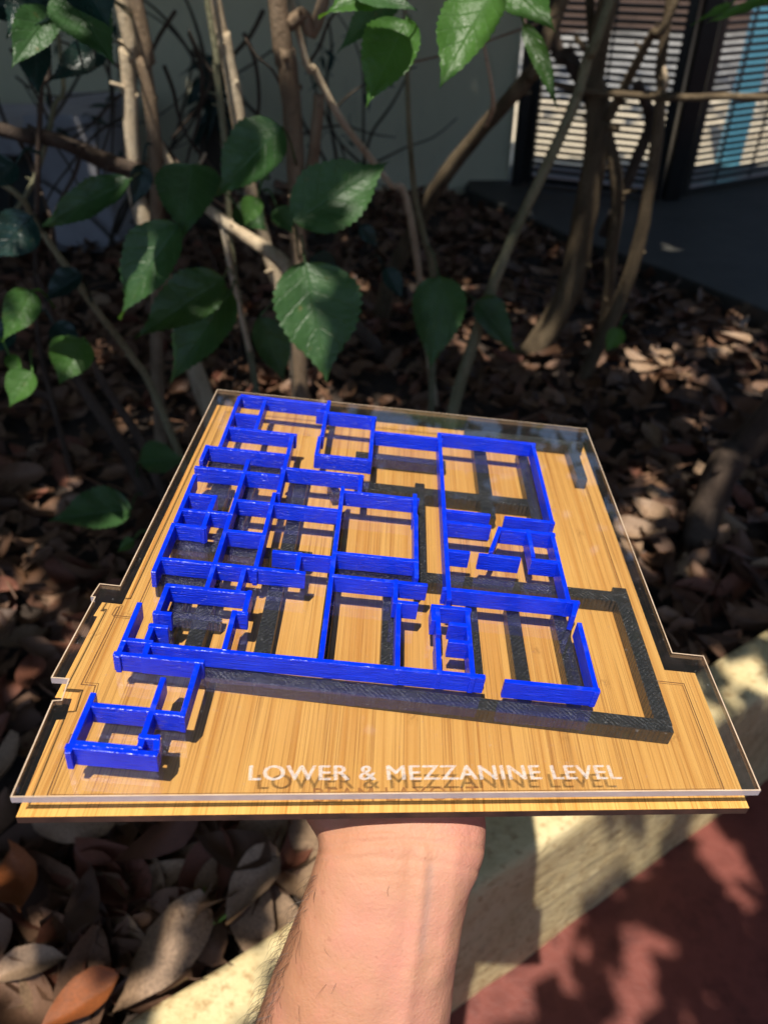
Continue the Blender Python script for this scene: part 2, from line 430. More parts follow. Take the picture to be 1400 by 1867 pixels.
def mat_plaster(name, a, b, stain, sc=2.2):
    t = NT(name); co = t.coords()
    c = t.ramp(t.noise(co, sc, 6, 0.62), [(0.3, a), (0.7, b)])
    d = t.ramp(t.noise(t.mapping(co, (1, 1, 0.3), (4, 2, 0)), sc * 2.5, 5, 0.7), [(0.52, (0,) * 3), (0.75, (0.7,) * 3)])
    c = t.mix(d, c, stain)
    t.set(Base_Color=c, Roughness=0.9)
    t.bump(t.math('ADD', t.noise(co, 24, 5, 0.6), t.math('MULTIPLY', t.noise(co, 120, 4, 0.6), 0.5)), 0.35, 0.006)
    return t.m
M['wall'] = mat_plaster('grey_plaster', (0.64, 0.61, 0.43), (0.72, 0.69, 0.50), (0.50, 0.48, 0.34))
def mat_kerb():
    t = NT('cream_painted_render'); co = t.coords()
    c = t.ramp(t.noise(co, 9, 6, 0.65), [(0.3, (0.52, 0.38, 0.175)), (0.5, (0.64, 0.51, 0.265)), (0.72, (0.70, 0.58, 0.33))])
    sp = t.ramp(t.noise(co, 70, 5, 0.7), [(0.52, (0,) * 3), (0.66, (0.8,) * 3)])
    c = t.mix(sp, c, (0.36, 0.22, 0.09))
    gr = t.ramp(t.noise(t.mapping(co, (1, 1, 1), (5, 3, 2)), 16, 5, 0.6), [(0.55, (0,) * 3), (0.75, (0.55,) * 3)])
    c = t.mix(gr, c, (0.26, 0.21, 0.11))
    t.set(Base_Color=c, Roughness=0.8)
    h = t.math('ADD', t.noise(t.mapping(co, (14, 14, 40)), 1, 5, 0.62), t.math('MULTIPLY', t.noise(co, 120, 4, 0.6), 0.4))
    t.bump(h, 0.55, 0.012)
    return t.m
M['kerb'] = mat_kerb()
M['red'] = noisy('red_floor', (0.085, 0.020, 0.015), (0.19, 0.052, 0.038), 16, 0.55, 0.3, 90, 0.004, 8, (0.14, 0.035, 0.025))
M['slate'] = noisy('dark_paving', (0.026, 0.025, 0.021), (0.05, 0.048, 0.040), 6, 0.7, 0.3, 60, 0.006)
M['gate'] = noisy('black_gate_paint', (0.007, 0.007, 0.007), (0.014, 0.014, 0.013), 20, 0.35, 0)
M['concrete'] = mat_plaster('grey_concrete', (0.30, 0.29, 0.31), (0.40, 0.39, 0.41), (0.20, 0.19, 0.19), 5)
M['outside'] = noisy('cream_paving', (0.38, 0.30, 0.19), (0.62, 0.53, 0.38), 2.4, 0.85, 0.3, 30, 0.01, 6, (0.50, 0.42, 0.28))
M['outgrey'] = noisy('grey_paving', (0.07, 0.07, 0.066), (0.40, 0.39, 0.36), 2.6, 0.85, 0.2, 30, 0.01, 6)
M['cyan'] = noisy('cyan_paint', (0.14, 0.48, 0.72), (0.20, 0.58, 0.82), 6, 0.4, 0)
M['brownwall'] = mat_plaster('brown_render', (0.10, 0.06, 0.042), (0.16, 0.10, 0.072), (0.06, 0.04, 0.028))
M['grass'] = noisy('grass_blade', (0.10, 0.22, 0.02), (0.20, 0.36, 0.05), 60, 0.5, 0)

# ================================================================== setting
# garden bed
def grid_mesh(name, x0, x1, y0, y1, nx, ny, zf, mat):
    vs = []; fs = []
    for j in range(ny + 1):
        for i in range(nx + 1):
            x = x0 + (x1 - x0) * i / nx; y = y0 + (y1 - y0) * j / ny
            vs.append((x, y, zf(x, y)))
    for j in range(ny):
        for i in range(nx):
            a = j * (nx + 1) + i
            fs.append((a, a + 1, a + nx + 2, a + nx + 1))
    return mesh_obj(name, vs, fs, mat, None, True)
# kerb line (top edges) on z = .04
KZ = 0.04
KB = V((-0.291, 0.317)); KF = V((0.524, 0.83))           # bed-side edge
KD = (KF - KB).normalized(); KN = V((KD.y, -KD.x))        # towards the red floor
KW = 0.092
def bed_side(x, y):                                       # >0 : inside the bed
    return -(V((x, y)) - KB).dot(KN)
FLOORZ = -0.30
def zbed(x, y):
    s = bed_side(x, y)
    if s < -0.03: return -0.5
    return 0.012 * mnoise.noise(V((x * 3, y * 3, 0))) + 0.006 * mnoise.noise(V((x * 14, y * 14, 3))) - 0.01
bed = grid_mesh('garden_bed', -4.0, 4.0, -1.6, 3.72, 120, 90, zbed, M['soil'])
tag(bed, 'dark soil of the garden bed under the dry leaves', None, None, 'structure')
fl = mesh_obj('red_floor', [(-60, -60, FLOORZ), (60, -60, FLOORZ), (60, 60, FLOORZ), (-60, 60, FLOORZ)], [(0, 1, 2, 3)], M['red'])
tag(fl, 'red painted floor beside the planter kerb', None, None, 'structure')
# kerb: subdivided, rounded and slightly lumpy
def make_kerb():
    bm = bmesh.new()
    n = 160; L0, L1 = -2.6, 4.2
    prof = [(-0.0, FLOORZ + 0.002)]
    rings = []
    for i in range(n + 1):
        s = L0 + (L1 - L0) * i / n
        b = KB + KD * s
        sec = [(0.0, -0.12), (0.0, -0.02), (0.0, KZ - 0.010), (0.004, KZ - 0.002), (0.012, KZ), (KW * 0.35, KZ), (KW * 0.65, KZ), (KW - 0.012, KZ), (KW - 0.004, KZ - 0.003), (KW, KZ - 0.012)]
        for k in range(1, 11):
            f = k / 10
            sec.append((KW + 0.010 * f ** 2, KZ - 0.012 + (FLOORZ - 0.01 - KZ + 0.012) * f))
        row = []
        for (w, z) in sec:
            p = V((b.x + KN.x * w, b.y + KN.y * w, z))
            a = 0.0035 * mnoise.noise(p * 11) + 0.0016 * mnoise.noise(p * 38)
            row.append(bm.verts.new(p + V((KN.x * a, KN.y * a, a * 0.6))))
        rings.append(row)
    for a, b in zip(rings[:-1], rings[1:]):
        for k in range(len(a) - 1):
            bm.faces.new((a[k], b[k], b[k + 1], a[k + 1]))
    bmesh.ops.recalc_face_normals(bm, faces=bm.faces[:])
    if sum(f.normal.z for f in bm.faces) < 0: bmesh.ops.reverse_faces(bm, faces=bm.faces[:])
    return bm_obj('kerb', bm, M['kerb'], None, True)
kerb = make_kerb()
tag(kerb, 'cream rendered low planter kerb between leaf litter and red floor', None, None, 'structure')

# dark stone path at the gate
pe = [G(845, 362), G(1025, 450), G(1200, 515), G(1400, 600), G(1560, 700)]
poly = [(p.x, p.y) for p in pe] + [(3.6, 1.3), (3.6, 3.9), (0.45, 3.9)]
vs, fs = prism(poly, -0.05, 0.05)
path = mesh_obj('path', vs, fs, M['slate'])
tag(path, 'dark stone path leading to the black gate', None, None, 'structure')
bv = path.modifiers.new('b', 'BEVEL'); bv.width = 0.008; bv.segments = 2

# back wall
WY = 3.64
wall = bm_obj('garden_wall', box_bm(-5.0, 0.56, WY, WY + 0.18, -0.3, 2.3, 0.01), M['wall'])
tag(wall, 'pale grey plastered garden wall behind the shrubs', 'wall')
# ground outside the gate
o = mesh_obj('outer_pavement', [(-6, 3.9, 0.0), (12, 3.9, 0.0), (12, 5.9, 0.0), (-6, 5.9, 0.0)], [(0, 1, 2, 3)], M['outside'])
tag(o, None, None, None, 'structure')
o = mesh_obj('outer_road', [(-20, 5.9, -0.004), (30, 5.9, -0.004), (30, 30, -0.004), (-20, 30, -0.004)], [(0, 1, 2, 3)], M['outgrey'])
tag(o, None, None, None, 'structure')
o = bm_obj('street_wall', box_bm(-6, 14, 9.6, 9.9, -0.2, 2.6, 0.01), M['brownwall'])
tag(o, 'brown rendered wall far beyond the black gate', 'wall')

# added unseen walls, rear and sides, that keep low sky light off the bed
o = bm_obj('rear_sky_blocker', box_bm(-7, 7, -2.7, -2.4, FLOORZ + 0.001, 1.1, 0.01), M['brownwall'])
tag(o, 'added low brown wall behind the viewer, blocking low sky light', 'wall')
o = bm_obj('side_sky_blocker', box_bm(-5.25, -5.01, -2.39, 3.63, FLOORZ + 0.001, 2.4, 0.01), M['brownwall'])
tag(o, 'added brown wall far out to the left, blocking low sky light', 'wall')
o = bm_obj('side_sky_blocker', box_bm(3.75, 3.95, -2.39, 2.6, FLOORZ + 0.001, 2.4, 0.01), M['brownwall'])
tag(o, 'added brown wall far out to the right, blocking low sky light', 'wall')

# gate: two panels of black horizontal slats meeting at a post
def gate_panel(name, a, b, label, z0=0.085, z1=1.3, pitch=0.0255):
    a = V((a[0], a[1], 0)); b = V((b[0], b[1], 0))
    L = (b - a).length
    root = empty(name, a, label, 'gate', 'black slatted gate panels')
    root.rotation_euler.z = math.atan2(b.y - a.y, b.x - a.x)
    st = 0.035
    for x0 in (0.0, L - st):
        bm_obj('stile', box_bm(x0, x0 + st, -0.018, 0.018, 0.055, z1 + 0.03, 0.002), M['gate'], root)
    bm_obj('bottom_rail', box_bm(st + 0.001, L - st - 0.001, -0.014, 0.014, z0 - 0.028, z0, 0.002), M['gate'], root)
    bm_obj('top_rail', box_bm(st + 0.001, L - st - 0.001, -0.014, 0.014, z1, z1 + 0.028, 0.002), M['gate'], root)
    k = max(2, int(L / 0.2))
    for i in range(1, k):
        x = L * i / k
        bm_obj('upright_rod', box_bm(x - 0.004, x + 0.004, 0.008, 0.015, z0 + 0.001, z1 - 0.001), M['gate'], root)
    bm = box_bm(st + 0.001, L - st - 0.001, -0.006, 0.006, -0.0072, 0.0072, 0.001)
    s0 = None
    z = z0 + pitch
    while z < z1 - 0.012:
        if s0 is None:
            s0 = bm_obj('slat', bm, M['gate'], root); s0.location.z = z
        else:
            c = s0.copy(); link(c); c.parent = root; c.location = (0, rnd.uniform(-0.001, 0.001), z)
        z += pitch
    return root
gate_panel('slatted_gate', (0.62, 3.60), (1.155, 3.36), 'black slatted gate panel next to the grey plastered wall')
gate_panel('slatted_gate', (1.245, 3.38), (2.35, 3.95), 'black slatted gate panel in front of the cyan post')
o = bm_obj('gate_post', box_bm(1.165, 1.235, 3.325, 3.40, 0.051, 1.7, 0.004), M['gate'])
tag(o, 'black square gate post between the two slatted panels', 'post')
o = bm_obj('gate_post', box_bm(0.565, 0.610, 3.56, 3.625, 0.051, 1.7, 0.004), M['gate'])
tag(o, 'black gate post standing against the end of the grey wall', 'post')
# cyan post outside
q = P(1322, 335, 4.05)
o = bm_obj('cyan_post', box_bm(q.x - 0.048, q.x + 0.048, 4.05, 4.14, 0.001, 2.4, 0.008, 2), M['cyan'])
tag(o, 'bright cyan painted post beyond the black slatted gate', 'post')
# concrete blocks by the wall, left
blk = empty('concrete_plinth', (-1.25, 3.0, 0), 'grey concrete plinth with dark opening at the foot of wall', 'plinth')
bm_obj('side_block', box_bm(0.02, 0.26, -0.12, 0.3, -0.02, 0.46, 0.012, 2), M['concrete'], blk)
bm_obj('side_block', box_bm(-0.75, -0.40, -0.12, 0.3, -0.02, 0.33, 0.012, 2), M['concrete'], blk)
bm_obj('lintel', box_bm(-0.75, 0.017, -0.14, 0.3, 0.332, 0.42, 0.012, 2), M['concrete'], blk)
bm_obj('back_slab', box_bm(-0.398, 0.018, 0.2, 0.29, -0.02, 0.33, 0.004), M['slate'], blk)

# ================================================================== the board and the clear sheet
BX = V((0.99364, -0.03245, -0.10782)); BY = V((0.02850, 0.99887, -0.03795)); BZ = BX.cross(BY).normalized()
BY = BZ.cross(BX).normalized(); BX.normalize()
BO = V((-0.12456, 0.14318, 0.76732))
BM = Matrix(((BX.x, BY.x, BZ.x, BO.x), (BX.y, BY.y, BZ.y, BO.y), (BX.z, BY.z, BZ.z, BO.z), (0, 0, 0, 1)))
HB = -0.0115           # top of the bamboo
TA = 0.003             # sheet thickness
HW = 0.009             # blue wall height
def bw(x, y, h): return BM @ V((x, y, h))
ZF = dict(z0=(0, 0, 1.0), z1=(250, 690, 1400 / 450), z2=(550, 690, 1400 / 580), z3=(80, 1000, 2.8), z4=(500, 1000, 1400 / 450), z5=(900, 1000, 2.8), z7=(400, 1360, 1.75))
def rect(zz, u, v, h):
    ox, oy, s = ZF[zz]
    r = ray(ox + u / s, oy + v / s)
    p0 = BO + BZ * h
    t = (p0 - CAMP).dot(BZ) / r.dot(BZ)
    p = CAMP + r * t - BO
    return V((p.dot(BX), p.dot(BY)))
OUT = [(0, 0), (268.3, 30.1), (268.0, 99.5), (253.6, 99.6), (252.5, 303), (7.5, 300.5), (3.6, 107.2), (-5.4, 107.3), (-6.3, 98.3), (-4.6, 98.2), (-6.0, 51.7), (0.6, 51.9), (1.6, 41.8), (-1.5, 41.2)]
OUT = [(a / 1000, b / 1000) for a, b in OUT]

base = empty('wooden_base_board', BO, 'bamboo base board with black printed beams under the clear sheet', 'board')
base.matrix_world = BM
sheet = empty('clear_acrylic_sheet', BO, 'clear acrylic sheet carrying bright blue printed walls and frosted lettering', 'model')
sheet.matrix_world = BM
TB = 0.0036
# engraved outline on the bamboo, inset from the cut edge
def inset(poly, d):
    n = len(poly); out = []
    for i in range(n):
        a = V(poly[i - 1]); b = V(poly[i]); c = V(poly[(i + 1) % n])
        e1 = (b - a).normalized(); e2 = (c - b).normalized()
        n1 = V((-e1.y, e1.x)); n2 = V((-e2.y, e2.x))
        k = 1 + n1.dot(n2)
        out.append(b + (n1 + n2) * (d / max(k, 0.35)))
    return out
def outline_strip(name, poly, d, w, z, mat, parent):
    a = inset(poly, d); b = inset(poly, d + w)
    n = len(poly)
    vs = [V((p.x, p.y, z)) for p in a] + [V((p.x, p.y, z)) for p in b]
    fs = [(i, (i + 1) % n, n + (i + 1) % n, n + i) for i in range(n)]
    return mesh_obj(name, vs, fs, mat, parent)
vs, fs = prism(OUT, HB - TB, HB)
bb = mesh_obj('board', vs, fs, M['bamboo'], base)
bb.data.materials.append(M['bamboo_edge'])
for p in bb.data.polygons:
    if abs(p.normal.z) < 0.5: p.material_index = 1
vs, fs = prism(OUT, -TA, 0)
sh = mesh_obj('sheet', vs, fs, M['acrylic'], sheet)
sh.data.materials.append(M['rim']); sh.data.materials.append(M['rim_side'])
for p in sh.data.polygons:
    if abs(p.normal.z) < 0.5: p.material_index = 1 if p.normal.y < -0.7 else 2      # pale lavender fronts; sides clear, with bamboo-coloured light painted in
# thin bright strip along the cut edge, its glint of light painted on
mesh_glint = outline_strip('edge_glint', OUT, 0.0, 0.0005, 0.00006, M['edge_glint'], sh)

outline_strip('engraved_line', OUT, 0.0072, 0.00045, HB + 0.0001, M['engraving'], bb)
outline_strip('engraved_line', OUT, 0.0084, 0.00025, HB + 0.0001, M['engraving'], bb)

# lettering
def text_mesh(name, s, p0, p1, cap, z, mat, parent, off=0.0, bold=0.0):
    cu = bpy.data.curves.new(name, 'FONT'); cu.body = s; cu.size = 1.0; cu.offset = off; cu.space_character = 1.06
    cu.resolution_u = 4
    ob = bpy.data.objects.new('tmp', cu); col.objects.link(ob)
    dg = bpy.context.evaluated_depsgraph_get()
    me = bpy.data.meshes.new_from_object(ob.evaluated_get(dg))
    bpy.data.objects.remove(ob)
    xs = [v.co.x for v in me.vertices]; ys = [v.co.y for v in me.vertices]
    x0, x1, y0, y1 = min(xs), max(xs), min(ys), max(ys)
    d = V(p1) - V(p0); L = d.length; e = d / L; n = V((-e.y, e.x))
    if bold:
        bm = bmesh.new(); bm.from_mesh(me)
        g = bmesh.ops.duplicate(bm, geom=bm.verts[:] + bm.edges[:] + bm.faces[:])['geom']
        for v in g:
            if isinstance(v, bmesh.types.BMVert): v.co.x += bold; v.co.y += bold * .35; v.co.z = 1
        bm.to_mesh(me); bm.free(); x1 += bold; y1 += bold * .35
    for v in me.vertices:
        a = (v.co.x - x0) / (x1 - x0) * L; b = (v.co.y - y0) / (y1 - y0) * cap
        q = V(p0) + e * a + n * b
        v.co = (q.x, q.y, z + 0.00004 * v.co.z)
    me.materials.clear(); me.materials.append(mat); me.name = name
    return link(bpy.data.objects.new(name, me), parent)
ta = rect('z7', 92, 111, 0); tb = rect('z7', 1285, 107, 0)
capm = abs(rect('z7', 92, 111, 0).y - rect('z7', 95, 62, 0).y)
text_mesh('lettering', 'LOWER & MEZZANINE LEVEL', ta, tb, capm, 0.00012, M['frost'], sh, 0.0, 0.05)
ta = rect('z7', 300, 180, HB); tb = rect('z7', 835, 173, HB)
capm = abs(rect('z7', 300, 180, HB).y - rect('z7', 305, 135, HB).y)
text_mesh('lettering', 'BEAM LAYOUT', ta, tb, capm, HB + 0.00012, M['faint_engraving'], bb, 0.0)

# blue walls: (zoom frame, u, v, u, v) of the middle of the top edge
BW = 0.0022
walls = """
z1 590 106 1085 134|z1 590 106 462 384|z1 736 126 664 284|z1 566 201 692 213|z1 528 274 897 324|z1 893 325 790 645|z1 778 652 672 1085
z1 400 386 838 434|z1 402 384 362 462|z1 338 500 612 532|z1 632 535 800 550|z1 622 462 408 1185|z1 825 507 1278 554|z1 1273 552 1260 648
z1 328 550 222 802|z1 285 656 437 668|z1 435 668 428 742|z1 248 740 388 756|z1 414 712 384 850|z1 412 756 535 770|z1 225 826 385 846|z1 212 826 92 1092
z1 582 690 757 708|z1 768 710 1140 746|z1 522 866 722 884|z1 128 1020 450 1050|z1 460 1056 945 1100|z1 608 1076 580 1194
z1 780 982 928 994|z1 926 994 904 1082|z1 930 1000 1108 1018|z0 626 888 584.5 1199
z1 1078 188 1046 324|z1 1030 332 1024 430|z1 1070 188 1350 224|z1 1345 224 1318 464|z1 1022 428 1320 464|z1 1086 130 1082 184|z1 1028 182 1080 190
z2 320 232 615 268|z2 614 242 1022 289|z2 618 244 632 965|z2 1018 289 1100 634|z2 638 580 822 602|z2 900 606 1107 636
z2 642 626 826 654|z2 880 662 1107 686|z2 872 656 834 756|z2 1000 668 1012 778|z2 646 756 732 768|z2 788 772 955 793|z2 1018 796 1118 810|z2 1106 684 1168 982
z2 628 920 1215 988|z2 1206 986 1196 1040|z2 182 504 510 522|z2 503 512 494 602|z2 150 767 506 803|z2 509 602 498 872
z2 142 866 545 910|z2 416 892 410 984|z4 715 302 688 682|z4 712 302 805 314|z4 902 326 1105 348|z4 938 340 920 475|z4 936 520 928 704|z4 1100 348 1120 728
z4 1002 426 1088 434|z4 1000 526 1088 534|z4 908 326 900 400|z0 276 1171 881 1237|z5 68 676 530 725|z5 436 385 528 728
z3 636 190 1048 226|z3 1044 222 1034 322|z3 632 188 578 330|z3 570 326 642 334|z3 550 388 528 472|z3 548 392 626 400|z3 972 324 924 512|z3 975 326 1032 330
z3 497 284 368 544|z3 412 462 545 480|z3 370 532 512 550|z3 540 478 510 548|z3 512 548 806 580|z3 798 580 700 850|z3 612 668 488 1006
z3 262 792 538 828|z3 552 830 704 848|z3 262 748 116 1034|z3 112 1036 578 1020|z3 578 962 576 1018|z3 498 960 580 966|z3 150 986 470 1022
""".replace('\n', '|').split('|')
random.seed(3)
nwall = 0
def blue_wall(a, b, h, th=BW):
    global nwall
    d = b - a; L = d.length
    bm = box_bm(-L / 2, L / 2, -th / 2, th / 2, 0.00006 + 0.00002 * (nwall % 7), h, 0.00028, 2)
    o = bm_obj('wall', bm, M['blue'], sheet)
    o.location = ((a.x + b.x) / 2, (a.y + b.y) / 2, 0)
    o.rotation_euler.z = math.atan2(d.y, d.x)
    nwall += 1
for w in walls:
    w = w.split()
    if len(w) != 5: continue
    a = rect(w[0], float(w[1]), float(w[2]), HW); b = rect(w[0], float(w[3]), float(w[4]), HW)
    d = b - a
    if abs(d.y) < abs(d.x) * 0.16:
        m = (a.y + b.y) / 2; a.y = b.y = m
    elif abs(d.x) < abs(d.y) * 0.2:
        m = (a.x + b.x) / 2; a.x = b.x = m
    e = (b - a).normalized() * BW * 0.45
    blue_wall(a - e, b + e, HW + ((nwall * 37) % 11) * 0.00003)

# black beams between bamboo and sheet (centre lines on their top face)
BT = -TA - 0.0003
beams = """
z0 372 1222 1212 1322 8|z5 655 222 852 862 9|z2 150 842 1396 944 9|z5 105 305 150 720 8|z5 345 340 415 720 8|z4 665 190 638 660 8|z4 318 150 288 620 6|z3 1195 150 1110 540 9|z3 838 250 765 490 9
z3 690 240 620 480 7|z2 518 470 530 880 7|z2 262 462 1010 548 9|z2 782 240 812 590 10|z2 738 232 1215 282 8|z2 1195 282 1222 424 8|z2 262 322 612 372 8
z1 935 560 845 1010 9|z1 1110 600 1130 640 6|z1 250 935 940 1010 11|z1 440 470 800 520 8|z1 470 600 440 735 12|z1 170 1135 420 1165 11|z2 992 330 1010 600 8
z3 620 330 880 350 6|z1 625 590 560 900 8|z1 1160 760 1100 1090 6|z4 815 40 818 160 7|z4 1120 350 1150 720 7
""".replace('\n', '|').split('|')
for i, w in enumerate(beams):
    w = w.split()
    if len(w) != 6: continue
    a = rect(w[0], float(w[1]), float(w[2]), BT); b = rect(w[0], float(w[3]), float(w[4]), BT)
    d = b - a
    if abs(d.y) < abs(d.x) * 0.1 and i != 1:
        m = (a.y + b.y) / 2; a.y = b.y = m
    elif abs(d.x) < abs(d.y) * 0.12:
        m = (a.x + b.x) / 2; a.x = b.x = m
    wd = float(w[5]) / 1000 * 0.80
    d = b - a; L = d.length + wd
    top = BT - 0.00012 * (i % 9)
    bm = box_bm(-L / 2, L / 2, -wd / 2, wd / 2, HB + 0.00004 + 0.00001 * i, top, 0.0005, 2)
    o = bm_obj('beam', bm, M['black_print'], base)
    o.location = ((a.x + b.x) / 2, (a.y + b.y) / 2, 0)
    o.rotation_euler.z = math.atan2(d.y, d.x)

# ================================================================== the arm
def superellipse(an, a, b, e=2.3):
    c, s = math.cos(an), math.sin(an)
    return (a * math.copysign(abs(c) ** (2 / e), c), b * math.copysign(abs(s) ** (2 / e), s))
def loft(rings, n=40):
    """rings: (centre, lateral axis, front axis, half width, half thickness)"""
    vs, fs = [], []
    for c, la, fr, a, b in rings:
        for k in range(n):
            x, y = superellipse(2 * math.pi * k / n, a, b)
            vs.append(c + la * x + fr * y)
    for i in range(len(rings) - 1):
        for k in range(n):
            k2 = (k + 1) % n
            fs.append((i * n + k, i * n + k2, (i + 1) * n + k2, (i + 1) * n + k))
    fs.append(tuple(range(n - 1, -1, -1))); fs.append(tuple(range((len(rings) - 1) * n, len(rings) * n)))
    return vs, fs
def make_arm():
    HU = HB - TB                                  # underside of the board
    wx = 0.1240
    ctl = []                                       # x,y,z, half width, half thickness
    for u, v, d, a, b in ((420, 2560, 0.46, .050, .046), (520, 2300, .395, .047, .043), (588, 2060, .352, .0435, .038), (645, 1867, .322, .0393, .031), (682, 1720, .310, .0337, .026), (709, 1622, .306, .0314, .0225), (724, 1560, .306, .0314, .0215), (739, 1498, .311, .0326, .021)):
        p = D(u, v, d); ctl.append((p.x, p.y, p.z, a, b))
    for y, h, a, b in ((0.050, -0.0235, .0340, .0190), (0.074, -0.0195, .0425, .0175), (0.092, -0.0165, .0430, .0150), (0.114, -0.0145, .041, .0125)):
        p = bw(wx, y, HU + h); ctl.append((p.x, p.y, p.z, a, b))
    c = catmull(ctl, 6)
    rings = []
    for i, q in enumerate(c):
        p = V(q[:3]); t = (V(c[min(i + 1, len(c) - 1)][:3]) - V(c[max(i - 1, 0)][:3])).normalized()
        la = (BX - t * BX.dot(t)).normalized(); fr = la.cross(t).normalized()
        rings.append((p, la, fr, q[3], q[4]))
    acc = ([], [])
    add_to(acc, loft(rings))
    def fing(pts):
        add_to(acc, tube([(*bw(x, y, HU + h), r) for x, y, h, r in pts], 12, 0, 5))
    for fx, L, r in ((-0.031, 0.074, .0088), (-0.0105, 0.083, .0092), (0.0105, 0.077, .0088), (0.030, 0.060, .0078)):
        x = wx + fx; sp = fx * 0.25
        fing(((x, 0.098, -0.0145, r + .001), (x + sp * .2, 0.120, -0.0125, r + .0004), (x + sp * .5, 0.120 + L * .42, -0.0115, r), (x + sp * .8, 0.120 + L * .75, -0.0098, r * .92), (x + sp, 0.120 + L * .95, -0.0086, r * .8), (x + sp, 0.120 + L, -0.0082, r * .45)))
    fing(((wx - .010, .062, -.020, .0155), (wx - .032, .076, -.0185, .0150), (wx - .054, .090, -.0145, .0118), (wx - .068, .112, -.0120, .0105), (wx - .076, .130, -.0102, .0088), (wx - .078, .137, -.0098, .005)))
    me = bpy.data.meshes.new('person')
    me.from_pydata([tuple(v) for v in acc[0]], [], acc[1]); me.update()
    ob = bpy.data.objects.new('person', me); col.objects.link(ob)
    rm = ob.modifiers.new('r', 'REMESH'); rm.mode = 'VOXEL'; rm.voxel_size = 0.0014
    sm = ob.modifiers.new('s', 'SMOOTH'); sm.factor = 0.5; sm.iterations = 14
    dg = bpy.context.evaluated_depsgraph_get()
    m2 = bpy.data.meshes.new_from_object(ob.evaluated_get(dg))
    ob.modifiers.clear(); ob.data = m2; m2.name = 'person'
    m2.materials.clear(); m2.materials.append(M['skin'])
    m2.polygons.foreach_set('use_smooth', [True] * len(m2.polygons))
    # tendons and creases of the inner wrist
    lines = [([(770, 1560), (764, 1640), (752, 1760), (735, 1867)], 15, 0.0010), ([(722, 1540), (712, 1640), (690, 1760), (660, 1867)], 20, 0.0005), ([(830, 1560), (820, 1660), (800, 1780)], 14, 0.0006)]
    grooves = [([(752, 1560), (747, 1650), (733, 1760)], 11, -0.0006), ([(785, 1580), (778, 1660), (768, 1730)], 8, -0.0003), ([(566, 1556), (640, 1538), (740, 1530), (880, 1545)], 5, -0.0009), ([(570, 1572), (680, 1562), (800, 1572), (875, 1588)], 4, -0.0005), ([(640, 1600), (720, 1596), (800, 1606)], 4, -0.00025), ([(600, 1522), (700, 1512), (860, 1522)], 5, -0.0006)]
    vein = m2.attributes.new('vein', 'FLOAT', 'POINT')
    vv = [0.0] * len(m2.vertices)
    nrm = [v.normal.copy() for v in m2.vertices]
    for i, v in enumerate(m2.vertices):
        r = v.co - CAMP
        dz = r.dot(FW)
        if dz < 0.05: continue
        if nrm[i].dot(r) > 0: continue
        u = 700 + FPX * r.dot(RT) / dz; w = 933.5 + FPX * r.dot(DN) / dz
        if w < 1480 or w > 1960: continue
        off = 0
        for pl, sg, am in lines + grooves:
            best = 1e9
            for (ax, ay), (bx, by) in zip(pl[:-1], pl[1:]):
                t = max(0, min(1, ((u - ax) * (bx - ax) + (w - ay) * (by - ay)) / ((bx - ax) ** 2 + (by - ay) ** 2)))
                dd = math.hypot(u - ax - t * (bx - ax), w - ay - t * (by - ay))
                best = min(best, dd)
            g = math.exp(-(best / sg) ** 2)
            off += am * g
            if am == -0.0003 and sg == 8: vv[i] = max(vv[i], g)
        off += 0.0006 * mnoise.noise(v.co * 90)
        v.co += nrm[i] * off
    vein.data.foreach_set('value', vv)
    m2.update()
    tag(ob, 'bare left forearm and hand holding the board up from below', 'person')
    # fine dark hairs
    acc = ([], [])
    hr = random.Random(5)
    vis = [v for v in m2.vertices]
    cand = []
    for v in vis:
        r = v.co - CAMP; dz = r.dot(FW)
        u = 700 + FPX * r.dot(RT) / dz; w = 933.5 + FPX * r.dot(DN) / dz
        if 1590 < w < 2000 and v.normal.dot(r) < 0.05:
            cu = 560 + (w - 1560) * -0.33
            k = (u - cu) / 200
            if k < 1 and hr.random() < (0.012 if k > 0.18 else 0.30) * (1 - k): cand.append(v)
    hr.shuffle(cand); edge = set(v for v in cand if abs(v.normal.dot((v.co - CAMP).normalized())) < .45)
    down = DN
    for v in cand[:650]:
        L = hr.uniform(0.006, 0.015) if v in edge else hr.uniform(.003, .008)
        d = (v.normal * 0.45 + DN * hr.uniform(0.3, 1.1) + RT * hr.uniform(-0.7, 0.8)).normalized()
        e = (d + DN * 0.5 + RT * hr.uniform(-.6, .6) - v.normal * 0.35).normalized()
        p = v.co
        add_to(acc, tube([(*(p - v.normal * .0004), .00006), (*(p + d * L * .5), .00006), (*(p + d * L * .5 + e * L * .5), .00002)], 3, 0, 3))
    h = mesh_obj('arm_hair', acc[0], acc[1], M['hair'], ob)
    h['kind'] = 'stuff'
    return ob
arm = make_arm()

